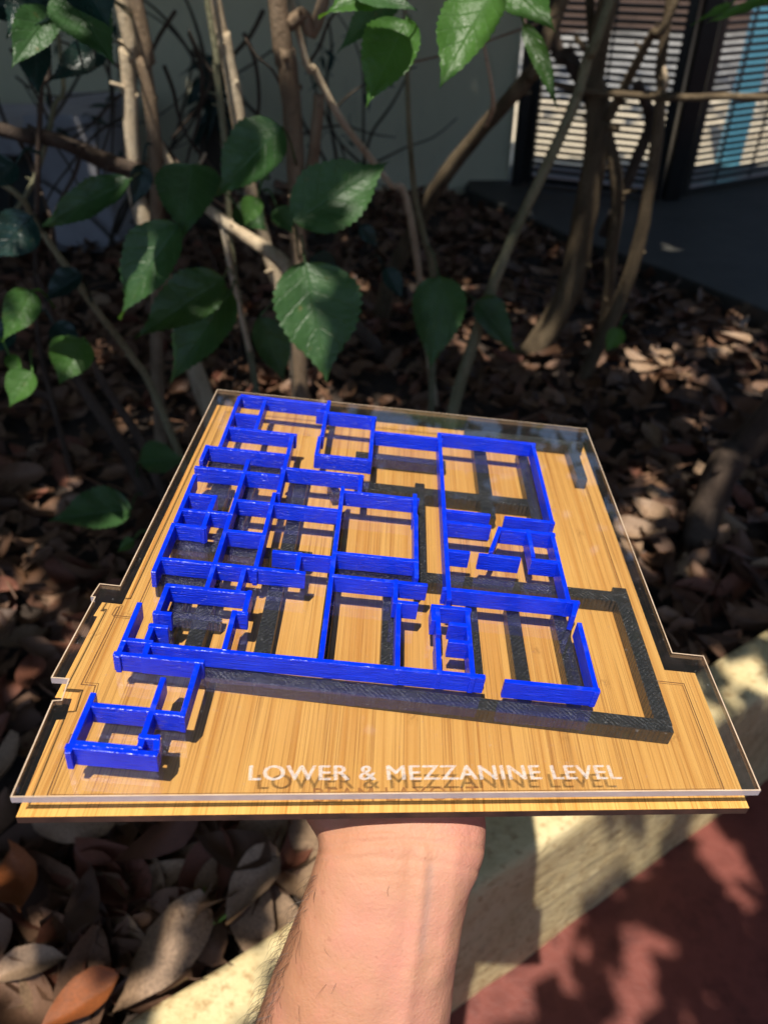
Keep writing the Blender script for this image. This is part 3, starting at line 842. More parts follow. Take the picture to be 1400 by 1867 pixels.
# ================================================================== plants
stub_r = random.Random(91)
def stem(name, pts, mat, parent, sides=10, bump=0.10, sub=6):
    """pts: (u, v, Y, width in photo pixels); or ('w', Vector, r)"""
    c = []
    for p in pts:
        if p[0] == 'w':
            c.append((*p[1], p[2]))
        else:
            w = P(p[0], p[1], p[2])
            d = (w - CAMP).dot(FW)
            c.append((*w, p[3] * d / FPX / 2))
    vs, fs = tube(c, sides, bump, sub, len(c))
    if name in ('trunk', 'branch', 'stem') and len(c) > 3:           # leaf scars and snapped side twigs
        acc = (vs, fs)
        cc = catmull([tuple(p) for p in c], 6)
        for _ in range(7):
            q = stub_r.choice(cc[4:-4]); r = q[3]
            d = V((stub_r.uniform(-1, 1), stub_r.uniform(-1, .2), stub_r.uniform(-.1, .7))).normalized()
            p = V(q[:3]); L = r * stub_r.choice((1.25, 1.3, 1.35, 2.2, 3.0))
            add_to(acc, tube([(*(p + d * r * .5), r * .42), (*(p + d * r * .95), r * .34), (*(p + d * L), r * .2)], 6, .1, 2))
        vs, fs = acc
    return mesh_obj(name, vs, fs, mat, parent, True), c
def root_pt(p, r, dx=0.0, dy=0.0):                     # foot of a stem in the soil
    return ('w', V((p.x + dx, p.y + dy, -0.03)), r)
def leaf_geo(base, tip, width, normal, curl=0.10, fold=0.18, teeth=0.05, n=30, m=3, seed=0, thick=0.0):
    """ovate toothed leaf from base to tip; returns verts, faces, leafco"""
    ax = tip - base; L = ax.length; ax = ax / L
    nn = (normal - ax * normal.dot(ax)).normalized(); sd = ax.cross(nn).normalized()
    r = random.Random(seed)
    ph = r.uniform(0, 6); pe = r.uniform(.58, .74); asy = r.uniform(-.12, .12); wvy = r.uniform(.5, 1.8)
    vs, co, fs = [], [], []
    cols = 2 * m + 1
    for i in range(n + 1):
        t = i / n
        # ovate outline with a drawn-out tip
        wv = (math.sin(math.pi * min(1, t ** pe)) ** 0.88) * (1 - 0.24 * t) * 1.10
        if t > 0.66: wv = max(0.010, wv * (1 - (t - 0.66) * 1.75))
        tooth = teeth * (0.55 if i % 2 else -0.55) * (0.2 if t < 0.18 else 1)
        hw = width / 2 * max(0.0, wv + tooth * (0.0 if i in (0, n) else 1) * min(1, wv * 3))
        for k in range(cols):
            s = (k - m) / m
            x = s * hw * (1 + asy * (1 if s > 0 else -1)) + 0.03 * L * asy * math.sin(3 * t) * 4
            z = abs(s) ** 1.3 * hw * fold * 2 - curl * L * (t * t) + 0.022 * wvy * L * math.sin(ph + 6 * t + 2 * s) * abs(s)
            z += 0.012 * L * math.sin(t * 20 - abs(s) * 5) * abs(s)
            vs.append(base + ax * (L * t) + sd * x + nn * z); co.append((s, t, 0))
    for i in range(n):
        for k in range(cols - 1):
            a = i * cols + k
            fs.append((a, a + 1, a + cols + 1, a + cols))
    return vs, fs, co
def add_leafco(me, co):
    at = me.attributes.new('leafco', 'FLOAT_VECTOR', 'POINT')
    at.data.foreach_set('vector', [x for c in co for x in c])
nleaf = 0
def leaf(parent, bu, bv, tu, tv, wpx, Y, mat='leaf', dY=0.0, facing=None, curl=0.08, fold=0.16, pet=None, teeth=0.062):
    global nleaf
    nleaf += 1
    b = P(bu, bv, Y); t = P(tu, tv, Y + dY)
    d = (b - CAMP).dot(FW)
    n = facing if facing else (CAMP - b).normalized() * 0.75 + V((0, 0, 0.6)) + V((rnd.uniform(-.25, .25), 0, 0))
    vs, fs, co = leaf_geo(b, t, wpx * d / FPX, n, curl, fold, teeth, seed=nleaf)
    if pet is None: q = b - (t - b).normalized() * 0.035 - V((0, 0, .006))
    else: q = P(*pet)
    if True:
        mid = (b + q) / 2 + V((0, 0, 0.012))
        tv_, tf_ = tube([(*q, 0.0022), (*mid, 0.0018), (*b, 0.0014)], 5, 0, 3)
        o = len(vs); vs = vs + tv_; fs = fs + [tuple(i + o for i in f) for f in tf_]; co = co + [(0.0, 0.5, 0)] * len(tv_)
    o = mesh_obj('leaf', vs, fs, M[mat], parent, True)
    add_leafco(o.data, co)
    return o

# --- main shrub left of centre
shA = empty('leafy_shrub', (P(520, 900, 1.3).x, 1.3, 0), 'leafy green shrub with tall pale trunks left of centre', 'shrub')
shA_m = shA.matrix_world.copy()
def own(root):                                           # children keep world coordinates
    loc = V(root.location)
    for c in root.children:
        if c.get('_w') is None:
            c.matrix_parent_inverse = Matrix.Translation(-loc)
            c['_w'] = 1
def up_ext(u, v, Y, w, h=1.0, lean=0.0):
    q = P(u, v, Y); d = (q - CAMP).dot(FW)
    return ('w', V((q.x + lean, q.y, q.z + h)), w * d / FPX / 2 * 0.75)
Y0 = 1.55
stem('trunk', [up_ext(218, 0, Y0, 27, .9, -.05), (222, 0, Y0, 27), (231, 90, Y0, 28), (238, 180, Y0, 27), (243, 290, Y0, 28), (262, 400, Y0, 32), root_pt(P(300, 560, Y0), .022, .08)], M['bark_pale'], shA)
stem('trunk', [up_ext(243, 0, 1.5, 26, .9, -.06), (248, 0, 1.5, 27), (262, 110, 1.5, 28), (276, 200, 1.5, 26), (286, 330, 1.5, 25), (284, 480, 1.5, 24), (288, 700, 1.5, 24), root_pt(P(288, 800, 1.5), .016)], M['bark_brown'], shA)
stem('branch', [up_ext(372, 0, 1.45, 11, .8, -.05), (378, 0, 1.45, 12), (395, 130, 1.45, 13), (409, 250, 1.45, 13), (414, 330, 1.45, 12), (430, 520, 1.45, 12), (466, 700, 1.45, 13), root_pt(P(470, 800, 1.45), .008)], M['bark_green'], shA)
stem('trunk', [up_ext(385, 0, 1.5, 26, .9, -.07), (391, 0, 1.5, 27), (405, 60, 1.5, 28), (424, 150, 1.5, 27), (440, 250, 1.5, 25), (458, 350, 1.5, 24), (492, 470, 1.5, 24), (535, 620, 1.5, 26), root_pt(P(548, 760, 1.5), .018)], M['bark_pale'], shA)
stem('trunk', [up_ext(500, 0, 1.35, 36, .9, -.03), (506, 0, 1.35, 36), (520, 90, 1.35, 38), (532, 200, 1.35, 36), (540, 340, 1.35, 32), (545, 500, 1.35, 30), (548, 700, 1.35, 28), root_pt(P(550, 860, 1.35), .018)], M['bark_brown'], shA, 12)
stem('branch', [(526, 45, 1.35, 26), (552, 25, 1.36, 24), (590, 0, 1.38, 22), up_ext(600, -10, 1.4, 20, .5, .15)], M['bark_brown'], shA)
stem('cut_stub', [(581, 172, 1.33, 22), (577, 230, 1.33, 22), (567, 320, 1.34, 23), (556, 400, 1.35, 24)], M['bark_brown'], shA)
stem('branch', [up_ext(535, 0, 1.4, 12, .5, -.1), (542, 50, 1.4, 12), (575, 130, 1.42, 13), (620, 215, 1.45, 13), (665, 275, 1.5, 13), (710, 335, 1.55, 12), (748, 395, 1.6, 13), root_pt(P(770, 470, 1.7), .009, .05)], M['bark_pale'], shA)
stem('branch', [(285, 250, 1.52, 13), (330, 330, 1.5, 14), (385, 385, 1.46, 18), (425, 415, 1.44, 22), (470, 445, 1.42, 24), (512, 475, 1.38, 26), (545, 520, 1.36, 26)], M['bark_pale'], shA)
stem('twig', [(345, 305, 1.48, 4), (356, 312, 1.47, 8), (375, 280, 1.45, 5)], M['bark_pale'], shA, 6)
stem('branch', [up_ext(-60, 220, 1.35, 24, .1, -.3), (0, 235, 1.4, 25), (60, 246, 1.42, 27), (120, 262, 1.44, 28), (190, 292, 1.5, 30), (250, 312, 1.54, 30)], M['bark_dark'], shA, 10, .22)
stem('branch', [(404, 400, 1.46, 12), (412, 440, 1.44, 12), (422, 500, 1.43, 10), (436, 560, 1.42, 9), (455, 640, 1.42, 10)], M['bark_pale'], shA)
tw_r = random.Random(77)
for u, v, du, dv, n, w, Yt in ((250, 150, -38, -22, 5, 7, 1.6), (235, 210, -44, 22, 5, 6, 1.65), (280, 240, 22, 50, 6, 10, 1.6), (300, 120, 30, 40, 6, 8, 1.75), (345, 60, 20, 48, 6, 8, 1.8), (395, 140, -26, -22, 3, 6, 1.5), (560, 120, 26, -34, 5, 7, 1.5), (610, 200, 34, -26, 4, 5, 1.5), (540, 190, -24, -30, 4, 7, 1.5),
        (150, 270, -16, 46, 6, 8, 1.5), (30, 245, 22, 52, 6, 8, 1.45), (90, 255, 14, -44, 5, 7, 1.5), (200, 60, -10, 44, 6, 6, 1.7), (320, 20, -18, 50, 6, 8, 1.9), (445, 60, 18, 42, 6, 9, 2.0), (480, 20, -14, 46, 6, 9, 2.1), (140, 20, 24, 44, 6, 7, 1.8), (20, 90, 34, 34, 6, 6, 1.7), (440, 560, 10, 44, 4, 6, 1.42), (360, 430, 16, 40, 6, 7, 1.5)):
    pts_ = [(u, v, Yt, w)]; an = math.atan2(dv, du); st = math.hypot(du, dv)
    for i_ in range(n):
        an += tw_r.uniform(-.3, .3); u += math.cos(an) * st; v += math.sin(an) * st
        pts_.append((u, v, Yt + tw_r.uniform(-.04, .04), w * (1 - .5 * (i_ + 1) / n)))
    stem('twig', pts_, M['bark_dark'] if w > 6 else M['twig'], shA, 5, .06, 3)
for a in ((535, 405, 710, 286, 128, 0.92, 'leaf', .05, (545, 470, 1.3)),
          (556, 478, 594, 694, 158, 0.88, 'leaf', -.08, (548, 430, 1.33)),
          (514, 232, 388, 352, 118, 1.0, 'leaf', -.03, (540, 300, 1.33)),
          (352, 300, 330, 432, 118, 1.0, 'leaf', -.06, (380, 330, 1.45)),
          (327, 408, 211, 578, 104, 0.95, 'leaf', -.06, (360, 380, 1.45)),
          (408, 508, 243, 612, 96, 0.90, 'leaf_yellow', -.07, (425, 500, 1.42)),
          (424, 530, 302, 697, 112, 0.93, 'leaf', -.04, (432, 520, 1.42)),
          (472, 578, 521, 700, 66, 0.97, 'leaf', -.03, (540, 540, 1.34)),
          (238, 328, 58, 412, 66, 1.0, 'leaf', -.05, (280, 330, 1.48)),
          (565, 470, 632, 530, 62, 1.1, 'leaf_dark', .02, (548, 470, 1.34)),
          (470, 360, 446, 412, 40, 1.15, 'leaf_bright', -.02, None),
          (505, 378, 535, 425, 42, 1.15, 'leaf', -.02, None),
          (430, 375, 490, 420, 60, 1.2, 'leaf', -.02, None),
          (655, 412, 692, 450, 32, 1.25, 'leaf_dark', .0, None),
          # top left spray
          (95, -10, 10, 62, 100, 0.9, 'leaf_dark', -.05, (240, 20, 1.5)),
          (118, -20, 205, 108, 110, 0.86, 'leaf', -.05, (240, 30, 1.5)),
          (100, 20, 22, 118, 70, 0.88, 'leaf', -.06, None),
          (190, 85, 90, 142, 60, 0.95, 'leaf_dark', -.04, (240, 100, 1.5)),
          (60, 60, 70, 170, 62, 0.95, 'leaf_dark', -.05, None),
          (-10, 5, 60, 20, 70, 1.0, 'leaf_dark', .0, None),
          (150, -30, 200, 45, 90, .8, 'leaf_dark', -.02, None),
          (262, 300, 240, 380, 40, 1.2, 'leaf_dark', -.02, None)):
    leaf(shA, *a[:5], a[5], a[6], a[7], pet=a[8])
own(shA)

# --- low leaves on thin stems at left
shB = empty('thin_shrub', (P(150, 900, 1.15).x, 1.15, 0), 'thin stemmed low shrub with scattered leaves at the left edge', 'shrub')
stem('stem', [up_ext(-30, 290, 1.05, 11, .1, -.2), (0, 332, 1.05, 11), (60, 400, 1.08, 12), (110, 470, 1.1, 13), (180, 570, 1.12, 13), (240, 650, 1.15, 13), (285, 725, 1.18, 14), root_pt(P(330, 800, 1.2), .008, .03)], M['bark_green'], shB)
stem('stem', [(70, 500, 1.3, 12), (118, 640, 1.3, 16), (160, 720, 1.3, 20), (215, 800, 1.3, 22), (250, 865, 1.3, 24), root_pt(P(290, 930, 1.3), .016)], M['bark_dark'], shB)
stem('stem', [(150, 615, 1.32, 10), (190, 700, 1.3, 14), (255, 800, 1.28, 18), (285, 870, 1.26, 18), (310, 930, 1.25, 18)], M['bark_dark'], shB)
stem('stem', [up_ext(78, 0, 1.4, 9, .5, 0), (80, 60, 1.4, 10), (76, 160, 1.4, 10), (70, 300, 1.4, 10), (66, 480, 1.4, 10), (75, 640, 1.4, 10), root_pt(P(80, 700, 1.4), .007)], M['bark_dark'], shB)
stem('stem', [up_ext(112, 0, 1.45, 8, .5, 0), (108, 80, 1.45, 8), (98, 200, 1.45, 9), (62, 330, 1.45, 9), (0, 420, 1.45, 9), (-60, 480, 1.45, 9)], M['bark_green'], shB)
for a in ((240, 928, 90, 946, 84, 0.95, 'leaf', -.05, (260, 900, 1.27)),
          (254, 842, 338, 836, 68, 1.0, 'leaf', .03, (252, 870, 1.28)),
          (152, 618, 108, 700, 78, .95, 'leaf_bright', -.05, (165, 640, 1.3)),
          (58, 530, 2, 622, 62, .85, 'leaf_bright', -.04, (100, 560, 1.1)),
          (60, 678, 16, 742, 56, .8, 'leaf_bright', -.03, (60, 640, 1.3)),
          (18, 648, 42, 690, 26, .85, 'leaf_bright', -.03, None),
          (150, 500, 76, 548, 52, 1.05, 'leaf_dark', -.03, (170, 560, 1.12)),
          (60, 395, -20, 470, 80, .9, 'leaf_dark', -.03, (80, 420, 1.08)),
          (244, 985, 214, 1005, 26, 1.05, 'leaf_bright', -.01, None),
          (20, 590, -40, 650, 60, .9, 'leaf_dark', -.03, None),
          (100, 590, 150, 640, 46, 1.1, 'leaf_dark', -.03, None),
          (30, 300, -30, 340, 60, 1.0, 'leaf_dark', -.03, None)):
    leaf(shB, *a[:5], a[5], a[6], a[7], pet=a[8])
own(shB)

# --- slim green sapling in the middle
shC = empty('slim_sapling', (P(790, 700, 1.6).x, 1.6, 0), 'slim green sapling with bright leaves at top centre', 'sapling')
stem('stem', [up_ext(737, 0, 1.3, 10, .5, -.02), (738, 20, 1.3, 10), (742, 130, 1.32, 10), (746, 240, 1.36, 10), (757, 360, 1.45, 11), (775, 440, 1.5, 12), (790, 520, 1.55, 14), root_pt(P(792, 640, 1.6), .008)], M['bark_green'], shC)
stem('twig', [(1020, 28, 1.4, 5), (930, 60, 1.38, 5), (840, 92, 1.35, 4), (745, 115, 1.32, 5)], M['bark_brown'], shC, 6)
stem('twig', [(895, 0, 1.25, 5), (880, 60, 1.3, 5), (895, 150, 1.34, 8), (898, 195, 1.38, 10), (885, 228, 1.44, 9)], M['bark_pale'], shC, 6)
for a in ((742, 36, 668, 188, 102, .85, 'leaf_bright', -.05, (741, 60, 1.31)),
          (905, -20, 800, 150, 112, .85, 'leaf_bright', -.06, (900, -40, 1.25)),
          (740, -40, 580, 22, 92, .82, 'leaf_bright', -.03, None),
          (735, -20, 612, 92, 60, .95, 'leaf', -.03, None),
          (910, -40, 1012, 52, 84, .88, 'leaf_bright', -.05, None),
          (954, 45, 1016, 194, 34, .95, 'leaf_yellow', -.05, None),
          (800, 504, 784, 674, 96, 1.2, 'leaf', -.08, (780, 450, 1.5)),
          (868, 548, 942, 642, 66, 1.35, 'leaf', -.03, (800, 520, 1.55)),
          (700, 490, 735, 545, 36, 1.5, 'leaf_dark', -.02, None),
          (645, -30, 760, 12, 60, .8, 'leaf', -.02, None)):
    leaf(shC, *a[:5], a[5], a[6], a[7], pet=a[8])
own(shC)

# --- bare stems at right
shD = empty('bare_stemmed_shrub', (P(1030, 700, 2.0).x, 2.0, 0), 'tall bare stemmed shrub in front of the black gate', 'shrub')
stem('branch', [up_ext(1040, -20, 1.75, 26, .6, .15), (1005, 50, 1.78, 27), (962, 140, 1.82, 28), (915, 195, 1.88, 27), (862, 255, 1.95, 27), (800, 335, 2.02, 28), (768, 395, 2.08, 27), (738, 450, 2.15, 29), (705, 530, 2.2, 30), root_pt(P(690, 580, 2.25), .026)], M['bark_olive'], shD, 12)
stem('stem', [up_ext(1130, -20, 1.3, 18, .6, .12), (1112, 0, 1.32, 19), (1075, 95, 1.34, 20), (1050, 180, 1.35, 20), (1015, 262, 1.36, 20), (975, 345, 1.37, 20), (935, 430, 1.38, 20), (895, 530, 1.38, 21), (858, 640, 1.38, 22), (826, 750, 1.38, 22), root_pt(P(800, 900, 1.36), .012)], M['bark_green'], shD)
stem('trunk', [up_ext(1110, -20, 1.95, 34, .6, .08), (1095, 60, 1.95, 38), (1090, 190, 1.95, 40), (1082, 300, 1.95, 42), (1062, 410, 1.96, 44), (1040, 520, 1.98, 46), (1005, 590, 2.0, 46), (970, 640, 2.0, 44), root_pt(P(935, 690, 2.0), .036)], M['bark_olive'], shD, 14)
stem('stem', [up_ext(1060, -40, 1.98, 16, .5, -.1), (1080, 80, 2.0, 18), (1102, 220, 1.96, 20), (1122, 320, 1.94, 24), (1124, 390, 1.95, 22), (1112, 470, 1.97, 22), (1106, 560, 2.0, 22), root_pt(P(1095, 640, 2.02), .016)], M['bark_olive'], shD)
stem('stem', [up_ext(1215, -40, 1.8, 16, .5, 0), (1212, 60, 1.8, 17), (1205, 160, 1.8, 18), (1196, 260, 1.8, 22), (1182, 350, 1.8, 23), (1160, 460, 1.82, 25), (1125, 560, 1.84, 26), (1080, 650, 1.86, 26), (1040, 750, 1.88, 26), root_pt(P(1020, 800, 1.88), .018)], M['bark_olive'], shD)
stem('stem', [up_ext(1255, -20, 1.75, 13, .5, .1), (1232, 0, 1.76, 14), (1190, 60, 1.8, 15), (1160, 115, 1.85, 16), (1132, 170, 1.9, 17), (1108, 215, 1.93, 18)], M['bark_olive'], shD)
stem('twig', [(1206, 110, 1.8, 6), (1214, 150, 1.78, 10), (1206, 165, 1.8, 8)], M['bark_pale'], shD, 6)
stem('branch', [(1000, 150, 1.9, 10), (1060, 165, 1.9, 12), (1140, 173, 1.85, 13), (1240, 178, 1.75, 13), (1330, 176, 1.7, 13), (1440, 180, 1.65, 13)], M['bark_olive'], shD)
stem('stem', [up_ext(985, -20, 2.05, 22, .5, -.1), (1005, 40, 2.05, 24), (1040, 110, 2.02, 26), (1078, 185, 2.0, 28), (1088, 260, 1.98, 28)], M['bark_dark'], shD)
stem('stem', [(1160, 150, 2.05, 18), (1185, 220, 2.05, 20), (1160, 290, 2.03, 20), (1128, 370, 2.0, 20), (1100, 430, 2.0, 20)], M['bark_dark'], shD)
stem('stem', [(600, 560, 2.1, 22), (640, 590, 2.05, 26), (690, 640, 2.0, 28), (740, 720, 1.9, 30), (775, 780, 1.8, 30)], M['bark_dark'], shD)
for a in ((1128, 598, 1104, 642, 34, 1.6, 'leaf_bright', -.02, None), (1330, 10, 1260, 42, 16, 1.2, 'leaf_bright', -.02, None), (1420, -4, 1290, 32, 22, 1.2, 'leaf_bright', -.02, None)):
    leaf(shD, *a[:5], a[5], a[6], a[7], pet=a[8])
own(shD)

# --- twiggy climber and strap-leaved plant against the wall
shE = empty('twiggy_shrub', (-0.9, 3.3, 0), 'dark tangle of bare twigs in front of the grey wall', 'shrub')
tr = random.Random(21)
def twig_path(u, v, Y, du, dv, n, w, curve):
    pts = [(u, v, Y, w)]
    an = math.atan2(dv, du); st = math.hypot(du, dv)
    for i in range(n):
        an += tr.uniform(-curve, curve)
        u += math.cos(an) * st; v += math.sin(an) * st
        pts.append((u, v, Y + tr.uniform(-.06, .06), w * (1 - 0.6 * (i + 1) / n)))
    return pts
for s in ((40, 560, 2.9, 8, -60, 9, 11, .35), (120, 560, 2.9, 10, -60, 9, 10, .35), (200, 560, 2.9, 6, -60, 10, 9, .3), (250, 560, 3.0, -30, -50, 8, 8, .3), (30, 300, 2.7, 60, -45, 7, 7, .35),
          (150, 480, 2.9, 50, -50, 8, 7, .4), (230, 470, 2.9, -55, -40, 6, 6, .4), (90, 430, 2.9, 50, -20, 6, 5, .4), (180, 350, 2.9, -20, -50, 6, 5, .5), (60, 250, 2.8, 55, -14, 6, 5, .4),
          (600, 480, 2.9, 0, -50, 9, 10, .3), (640, 490, 2.9, 14, -55, 9, 9, .3), (560, 440, 2.9, 30, -50, 8, 8, .35), (680, 380, 2.9, -20, -50, 7, 7, .35), (590, 330, 2.9, 45, -30, 5, 6, .4), (660, 300, 2.9, -40, -40, 6, 6, .4),
          (540, 250, 2.8, 45, -12, 4, 6, .4), (480, 220, 2.8, -40, -45, 5, 8, .3), (470, 300, 2.8, -35, -55, 6, 12, .25), (500, 400, 2.8, -20, -60, 8, 11, .25), (620, 260, 2.9, 30, 30, 3, 5, .5), (30, 140, 2.6, 40, 20, 4, 5, .4)):
    stem('twig', twig_path(*s), M['twig'], shE, 5, 0.05, 3)
for i in range(26):
    u, v = tr.choice([(tr.uniform(20, 260), tr.uniform(40, 330)), (tr.uniform(560, 690), tr.uniform(60, 300))])
    a = tr.uniform(0, 6.28); l = tr.uniform(18, 40)
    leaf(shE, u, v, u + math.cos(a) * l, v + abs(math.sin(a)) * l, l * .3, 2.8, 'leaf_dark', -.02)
own(shE)
shF = empty('strap_leaved_plant', (P(385, 330, 3.2).x, 3.2, 0), 'dark plant with drooping strap leaves against the wall', 'plant')
stem('trunk', [(392, 130, 3.2, 22), (388, 200, 3.2, 30), (384, 270, 3.2, 40), (382, 330, 3.2, 44), root_pt(P(380, 400, 3.2), .06)], M['twig'], shF)
for i in range(34):
    a = tr.uniform(-.3, math.pi + .3); l = tr.uniform(40, 95)
    u, v = 390 + tr.uniform(-22, 26), tr.uniform(80, 240)
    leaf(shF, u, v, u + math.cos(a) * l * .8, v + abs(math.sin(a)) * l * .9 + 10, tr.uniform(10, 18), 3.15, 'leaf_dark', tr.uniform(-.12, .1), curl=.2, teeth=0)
own(shF)

# ================================================================== shade tree (crown is above the picture)
tree = empty('shade_tree', (P(1240, 1130, 1.15).x, 1.15, 0), 'brown leaning tree trunk at the right edge, crown overhead', 'tree')
stem('trunk', [('w', V((1.55, 1.0, 2.4)), .045), ('w', V((1.12, 1.12, 1.2)), .05), (1400, 770, 1.25, 66), (1330, 840, 1.22, 62), (1285, 930, 1.2, 60), (1262, 1030, 1.17, 62), (1240, 1130, 1.15, 66), root_pt(P(1215, 1200, 1.12), .06)], M['bark_dark'], tree, 14, .16)
for k, (x, y, z) in enumerate(((-0.6, 0.6, 2.75), (0.9, 2.9, 2.7), (-1.6, 2.4, 2.8), (2.4, 0.2, 2.9), (0.3, -0.6, 2.9))):
    stem('limb', [('w', V((1.55, 1.0, 2.4)), .04), ('w', V(((1.55 + x) / 2, (1 + y) / 2, 2.62)), .03), ('w', V((x, y, z)), .012)], M['bark_dark'], tree, 8, .1)

# where sunlight comes through to (photo points): (place, radius)
spots = []
def sp(p, r): spots.append((p, r))
for u, v, r in ((1200, 665, .08), (1150, 665, .05), (1335, 632, .08), (1230, 690, .05), (1340, 585, .05), (1160, 985, .05), (1180, 935, .04), (1200, 1000, .03), (840, 520, .02), (720, 560, .02), (1060, 620, .03), (970, 580, .02), (1270, 770, .02), (640, 520, .02), (300, 480, .02), (180, 640, .02), (100, 900, .02), (230, 760, .02), (40, 1000, .03), (150, 1150, .02), (60, 1250, .02), (1290, 870, .03), (1010, 660, .03), (900, 640, .03), (60, 1795, .03), (160, 1845, .03), (330, 1775, .018), (20, 1640, .012), (290, 1800, .015), (230, 1790, .008), (280, 1170, .02), (20, 1100, .03), (60, 560, .02), (430, 560, .03), (620, 440, .02), (960, 400, .02), (1390, 700, .03), (1010, 470, .02)):
    sp(G(u, v, 0.02), r)
for u, v, r in ((980, 1540, .05), (930, 1560, .04), (1040, 1505, .035), (430, 1800, .03), (340, 1855, .04), (505, 1715, .02), (390, 1830, .03), (470, 1760, .02), (1290, 1330, .022), (1340, 1230, .03)):
    sp(G(u, v, KZ), r)
for u, v, r in ((1240, 240, .22), (1290, 270, .22), (1380, 270, .22), (1340, 230, .22), (1030, 240, .15), (1130, 250, .15), (1180, 270, .15), (1390, 300, .2), (1250, 300, .15)):
    sp(G(u, v, 0), r)
for z in (0.15, 0.35, 0.55, 0.75): sp(V((P(1322, 335, 4.05).x, 4.05, z)), .12)
def kerb_face(u, v):
    r = ray(u, v); n = V((KN.x, KN.y, 0)); p0 = V((KB.x + KN.x * KW, KB.y + KN.y * KW, 0))
    t = (p0 - CAMP).dot(n) / r.dot(n); return CAMP + r * t
for u, v, r in ((960, 1640, .04), (1020, 1620, .035), (1070, 1590, .03), (1130, 1560, .018), (1250, 1560, .02), (1010, 1690, .03)):
    sp(kerb_face(u, v), r)
for u, v, r in ((1105, 1750, .004), (1118, 1800, .006), (1128, 1860, .008), (1185, 1725, .004), (1330, 1560, .012), (1355, 1645, .002), (1250, 1830, .002)):
    sp(G(u, v, FLOORZ), r)
for u, v, Y, r in ((224, 20, 1.55, .05), (228, 60, 1.55, .05), (236, 150, 1.55, .05), (240, 230, 1.55, .05), (262, 100, 1.5, .03), (272, 170, 1.5, .03), (395, 15, 1.5, .05), (400, 50, 1.5, .05), (415, 110, 1.5, .05), (430, 200, 1.5, .05), (512, 40, 1.35, .03), (525, 120, 1.35, .02), (790, 350, 2.0, .03), (880, 235, 1.92, .03), (835, 290, 1.98, .02), (425, 415, 1.44, .03), (475, 445, 1.42, .03), (548, 690, 1.35, .03), (975, 630, 2.0, .03), (1122, 335, 1.94, .03), (1112, 450, 1.97, .02), (1160, 455, 1.82, .015), (1210, 150, 1.79, .02), (895, 180, 1.36, .02), (110, 255, 1.43, .02), (1290, 900, 1.2, .03), (650, 265, 1.5, .03),
                   (530, 560, .86, .035), (560, 620, .84, .03), (585, 680, .82, .02), (660, 320, .92, .02), (690, 300, .95, .02), (480, 250, .98, .015), (150, 50, .84, .02), (30, 90, .85, .015), (690, 60, .84, .025), (720, 120, .83, .02), (830, 60, .82, .03), (880, 20, .84, .03), (20, 575, .83, .025), (40, 710, .79, .02), (140, 640, .93, .015), (212, 920, .94, .015), (265, 600, .86, .012), (455, 385, 1.14, .02), (620, 10, .82, .03), (960, 20, .86, .03), (985, 110, .93, .015), (720, 10, .82, .03)):
    sp(P(u, v, Y), r)
HOLE = [V(p) for p in ((-0.006, 0.0), (0.268, 0.030), (0.268, 0.10), (0.253, 0.10), (0.253, 0.303), (0.008, 0.303), (-0.006, 0.10))]
ARMC = [V((0.118, 0.03)), V((0.098, -0.20)), V((0.075, -0.30))]
def seg_d(p, a, b):
    ab = b - a; t = max(0, min(1, (p - a).dot(ab) / ab.length_squared)); return (p - a - ab * t).length
def on_board(c):                                         # distance from the sunbeam that reaches board or arm
    t = (c - BO).dot(BZ) / SUNV.dot(BZ)
    q = c - SUNV * t - BO
    p = V((q.dot(BX), q.dot(BY)))
    ins = True; d = 9
    for i in range(len(HOLE)):
        a, b_ = HOLE[i], HOLE[(i + 1) % len(HOLE)]
        e = b_ - a
        if e.x * (p.y - a.y) - e.y * (p.x - a.x) < 0: ins = False
        d = min(d, seg_d(p, a, b_))
    if ins or (0 < p.x < .25 and .03 < p.y < .3): return -1
    for a, b_ in zip(ARMC[:-1], ARMC[1:]): d = min(d, seg_d(p, a, b_) - .045)
    return d
def crown():
    vs, fs, co = [], [], []
    cr = random.Random(4)
    N = 27000
    n = 0
    for it in range(N + 500):
        if it < N: c = V((cr.uniform(-4.4, 3.0), cr.uniform(-1.05, 3.3), 0))
        else: c = V((cr.uniform(-1, 5), cr.uniform(4.2, 6.5), 0))       # sparse leaves added over the street to dapple its ground
        c.z = 2.0 + cr.random() * 0.95 + 0.25 * mnoise.noise(c * 0.9)
        hole = on_board(c)
        if hole < 0.05: continue
        near = 9.0
        for T, r in spots:
            dlt = c - T
            near = min(near, (dlt - SUNV * dlt.dot(SUNV)).length - r)
        if near < 0.012: continue
        L = cr.uniform(.08, .11) if near < .07 or hole < .10 else cr.uniform(.14, .20)
        w = L * cr.uniform(.55, .7)
        ax = V((cr.uniform(-1, 1), cr.uniform(-1, 1), cr.uniform(-.6, .2))).normalized()
        nn = V((cr.uniform(-.6, .6), cr.uniform(-.6, .6), 1)).normalized()
        nn = (nn - ax * nn.dot(ax)).normalized(); sd = ax.cross(nn)
        o = len(vs)
        vs += [c - ax * L / 2, c - ax * L * .12 + sd * w / 2 + nn * w * .12, c + ax * L / 2 - nn * L * .08, c - ax * L * .12 - sd * w / 2 + nn * w * .12, c + ax * L * .05]
        co += [(0, 0, 0), (1, .4, 0), (0, 1, 0), (1, .4, 0), (0, .5, 0)]
        fs += [(o, o + 1, o + 4), (o + 1, o + 2, o + 4), (o + 2, o + 3, o + 4), (o + 3, o, o + 4)]
    ob = mesh_obj('crown', vs, fs, M['canopy'], tree)
    add_leafco(ob.data, co)
    ob['kind'] = 'stuff'
crown()
own(tree)

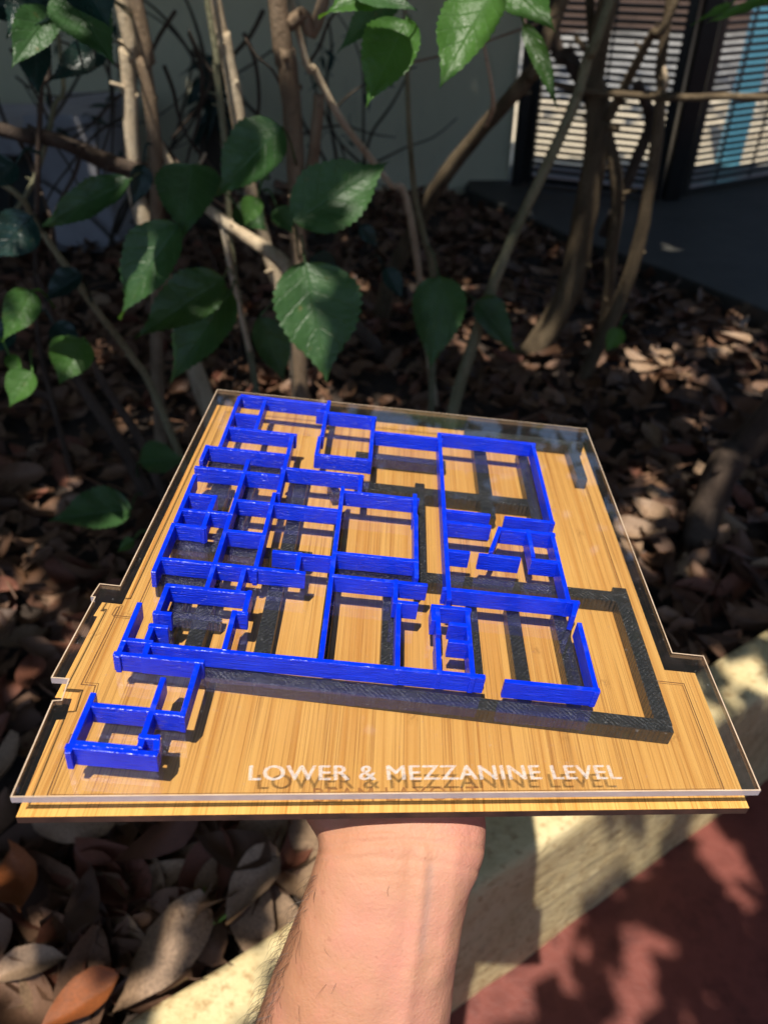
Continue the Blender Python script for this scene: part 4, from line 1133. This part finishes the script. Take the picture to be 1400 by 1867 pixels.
# ================================================================== fallen leaves
def dry_geo(r, L, w, curl, cup, n=9):
    """one curled dry leaf lying in local xy, base at -L/2"""
    vs, fs = [], []
    cols = 7
    tw = r.uniform(-.45, .45); wob = r.uniform(0, .03)
    for i in range(n + 1):
        t = i / n
        wv = math.sin(math.pi * min(1, t ** 0.8 * .97 + .015)) ** 0.8
        for k in range(cols):
            s = (k - 3) / 3
            x = s * w / 2 * wv * (1 + .05 * r.uniform(-1, 1) * abs(s))
            z = cup * abs(s) ** 1.6 * w * wv + curl * L * ((t - .5) ** 2) * 2 + tw * s * (t - .5) * w + r.uniform(-.004, .004) * L + wob * math.sin(6 * t + 2.5 * s)
            vs.append(V((x, (t - .5) * L, z)))
    for i in range(n):
        for k in range(cols - 1):
            a = i * cols + k
            fs.append((a, a + 1, a + cols + 1, a + cols))
    return vs, fs
lr = random.Random(33)
variants = []
for k in range(14):
    L = 1.0; w = lr.uniform(.42, .62)
    vs, fs = dry_geo(lr, L, w, lr.uniform(-.25, .55), lr.uniform(-.25, .5))
    # a stalk
    tv_, tf_ = tube([(0, -.5, vs[3].z, .010), (.01, -.55, vs[3].z - .01, .008), (.03, -.61, vs[3].z, .006)], 4, 0, 2)
    o = len(vs); vs += tv_; fs += [tuple(i + o for i in f) for f in tf_]
    me = bpy.data.meshes.new('fallen_leaf'); me.from_pydata([tuple(v) for v in vs], [], fs); me.update()
    me.polygons.foreach_set('use_smooth', [True] * len(me.polygons))
    me.materials.append(M['dry'])
    variants.append((me, vs, fs))
def vis_ground(u, v):
    """photo points where the bed is not hidden by the board or arm"""
    if v > 1500: return u < 540 - (v - 1600) * .55 + 60
    if v > 705:
        t = (v - 712) / (1452 - 712)
        l = 398 + (20 - 398) * t; r = 1066 + (1387 - 1066) * t
        return u < l + 10 or u > r - 10
    return v > 380
fixed = [  # (u, v, angle, length m, material, label) the leaves one can single out at the lower left
    (165, 1850, 2.2, .085, 'dry_orange', 'glossy orange brown fallen leaf at the bottom edge near the kerb'),
    (60, 1785, 1.8, .085, 'dry_pale', 'pale pinkish fallen leaf at lower left in the sun'),
    (300, 1760, 2.5, .15, 'dry_pale', 'long pinkish brown fallen leaf touching the kerb at lower left'),
    (55, 1640, 0.5, .09, 'dry_orange', 'dark orange fallen leaf with a sunlit corner at left'),
    (170, 1680, 0.1, .085, 'dry', 'oval brown fallen leaf with small dark holes'),
    (470, 1650, 2.6, .10, 'dry_pale', 'tan fallen leaf beside the forearm near the kerb'),
    (440, 1590, 1.2, .11, 'dry', 'broad grey brown fallen leaf beside the wrist'),
    (150, 1530, 1.6, .11, 'dry_pale', 'pink edged fallen leaf just under the board front left'),
    (300, 1560, 2.2, .12, 'dry', 'smooth grey brown fallen leaf under the board front'),
]
placed = 0
def put_leaf(p, L, rz, tx, ty, me, mat, label, group):
    global placed
    o = bpy.data.objects.new('fallen_leaf', me)
    link(o)
    o.location = p; o.scale = (L, L, L); o.rotation_euler = (tx, ty, rz)
    if mat != 'dry':
        o.material_slots[0].link = 'OBJECT'; o.material_slots[0].material = M[mat]
    tag(o, label, 'fallen leaf', group)
    placed += 1
    return o
for i, (u, v, a, L, m, lab) in enumerate(fixed):
    g = G(u, v, .025)
    put_leaf(V((g.x, g.y, .058 + .002 * i)), L, a, lr.uniform(-.2, .05), lr.uniform(-.15, .15), variants[i % 14][0], m, lab, None)
for i, (u, v) in enumerate(((1180, 668), (1205, 655), (1225, 690), (1160, 660), (1330, 625), (1345, 645), (1310, 640), (1342, 590), (1165, 985), (1185, 940), (1205, 905), (1150, 1000))):  # leaf colour paled here so the sun patches look brighter
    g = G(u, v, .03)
    put_leaf(V((g.x, g.y, .036)), lr.uniform(.08, .11), lr.uniform(0, 6), lr.gauss(0, .15), lr.gauss(0, .15), lr.choice(variants)[0], 'dry_pale', ('fallen leaf paled to brighten the sun patch behind the bare stems' if v < 660 else 'fallen leaf paled to brighten the sun patch near the dark path') if v < 800 else 'fallen leaf paled to brighten the sun patch right of the board', 'fallen leaves paled to brighten sun patches')
pts = []
while len(pts) < 279:
    k = lr.random()
    if k < .30: u, v = lr.uniform(-40, 560), lr.uniform(1500, 1890)
    elif k < .55: u, v = lr.uniform(-40, 420), lr.uniform(560, 1480)
    else: u, v = lr.uniform(640, 1440), lr.uniform(480, 1180)
    if not vis_ground(u, v): continue
    g = G(u, v, 0.01)
    if bed_side(g.x, g.y) < 0.03: continue
    # not on the stone path
    if g.y > 2.0 and g.x > 0.35 + (3.55 - g.y) * 0.62 - .04: continue
    pts.append((u, v, g))
pts.sort(key=lambda q: -q[1])
for i, (u, v, g) in enumerate(pts):
    L = lr.uniform(.085, .145) if v > 1500 else lr.uniform(.065, .115)
    tl = .16 if v > 1500 else .32
    if v > 1500:
        zone = 'against the kerb at lower left' if bed_side(g.x, g.y) < .12 else ('below the front left corner of the board' if u < 220 else 'below the board front, left of the wrist')
    elif u < 450:
        zone = 'left of the board near the bottom' if v > 1150 else ('beside the board left edge' if v > 850 else 'around the thin stems at left')
    else:
        zone = 'right of the board near the leaning trunk' if v > 800 else ('behind the board near the dark path' if u > 1120 else 'behind the board around the bare stems')
    cl = lr.choice(['dry_brown', 'dry_tan', 'dry_tan', 'dry_brown', 'dry_red', 'dry_dark'] if v > 1500 else ['dry_dark', 'dry_tan', 'dry_red', 'dry_brown', 'dry_brown', 'dry_dark'])
    size = 'small' if L < .085 else ('large' if L > .105 else 'medium')
    cname = {'dry_dark': 'dark brown', 'dry_tan': 'tan', 'dry_red': 'reddish', 'dry_brown': 'mid brown'}[cl]
    lab = size + ' ' + cname + ' dry fallen leaf ' + zone; gr = cname + ' ' + size + ' fallen leaves ' + zone
    put_leaf(V((g.x, g.y, lr.uniform(.010, .040))), L, lr.uniform(0, 6.28), lr.gauss(0, tl), lr.gauss(0, tl), lr.choice(variants)[0], cl, lab, gr)
# the rest of the litter as one mass
def litter():
    vs, fs, rv = [], [], []
    n = 0
    while n < 9000:
        x = lr.uniform(-3.2, 2.4); y = lr.uniform(-.6, 3.6)
        if bed_side(x, y) < .03: continue
        if y > 1.9 and x > 0.35 + (3.55 - y) * 0.62 - .03: continue
        if y > 1.2 and x > 1.4: continue
        L = lr.choice((lr.uniform(.02, .05), lr.uniform(.05, .09), lr.uniform(.06, .12)))
        R = Matrix.Rotation(lr.uniform(0, 6.28), 3, 'Z') @ Matrix.Rotation(lr.gauss(0, .35), 3, 'X') @ Matrix.Rotation(lr.gauss(0, .35), 3, 'Y')
        c = V((x, y, lr.uniform(-.004, .024)))
        me, v0, f0 = lr.choice(variants)
        # light version: every leaf 2 x 4 faces
        o = len(vs)
        idx = [r_ * 7 + c_ for r_ in (0, 3, 6, 9) for c_ in (0, 3, 6)]
        vs += [c + R @ (v0[i] * L) for i in idx]
        for r_ in range(3):
            for c_ in range(2):
                a = o + r_ * 3 + c_
                fs.append((a, a + 1, a + 4, a + 3))
        q = lr.random(); rv += [q] * 12
        n += 1
    for _ in range(700):                                     # snapped twigs among the leaves
        x = lr.uniform(-2.4, 1.8); y = lr.uniform(-.2, 3.4)
        if bed_side(x, y) < .04 or (y > 1.9 and x > 0.35 + (3.55 - y) * 0.62 - .05): continue
        an = lr.uniform(0, 6.28); L = lr.uniform(.04, .22); r = lr.uniform(.0012, .0035)
        z = lr.uniform(.02, .045); dx, dy = math.cos(an) * L / 2, math.sin(an) * L / 2
        tv_, tf_ = tube([(x - dx, y - dy, z, r), (x + lr.uniform(-.01, .01), y + lr.uniform(-.01, .01), z + .006, r), (x + dx, y + dy, z + lr.uniform(-.01, .01), r * .6)], 5, 0, 2)
        o = len(vs); vs += tv_; fs += [tuple(i + o for i in f) for f in tf_]; rv += [lr.uniform(.0, .3)] * len(tv_)
    ob = mesh_obj('leaf_litter', vs, fs, M['dry'], None, True)
    at = ob.data.attributes.new('rnd', 'FLOAT', 'POINT'); at.data.foreach_set('value', rv)
    tag(ob, 'thick layer of dry brown fallen leaves covering the bed', 'leaf litter', None, 'stuff')
litter()
# two green grass blades in the litter
for k, (u0, v0, u1, v1, u2, v2, lab) in enumerate(((364, 1690, 366, 1650, 374, 1615, 'upright green grass blade in the litter left of forearm'), (366, 1688, 400, 1678, 432, 1650, 'curved yellow green grass blade in the litter left of forearm'))):
    a, b, c = G(u0, v0, .03), G(u1, v1, .05), G(u2, v2, .06)
    vv_, ff_ = tube([(*a, .002), (*b, .0026), (*c, .0006)], 4, 0, 5)
    o = mesh_obj('grass_blade', vv_, ff_, M['grass'], None, True)
    tag(o, lab, 'grass')
for o in bpy.data.objects:
    if '_w' in o: del o['_w']
print('walls', nwall, 'leaves', nleaf, 'fallen', placed)
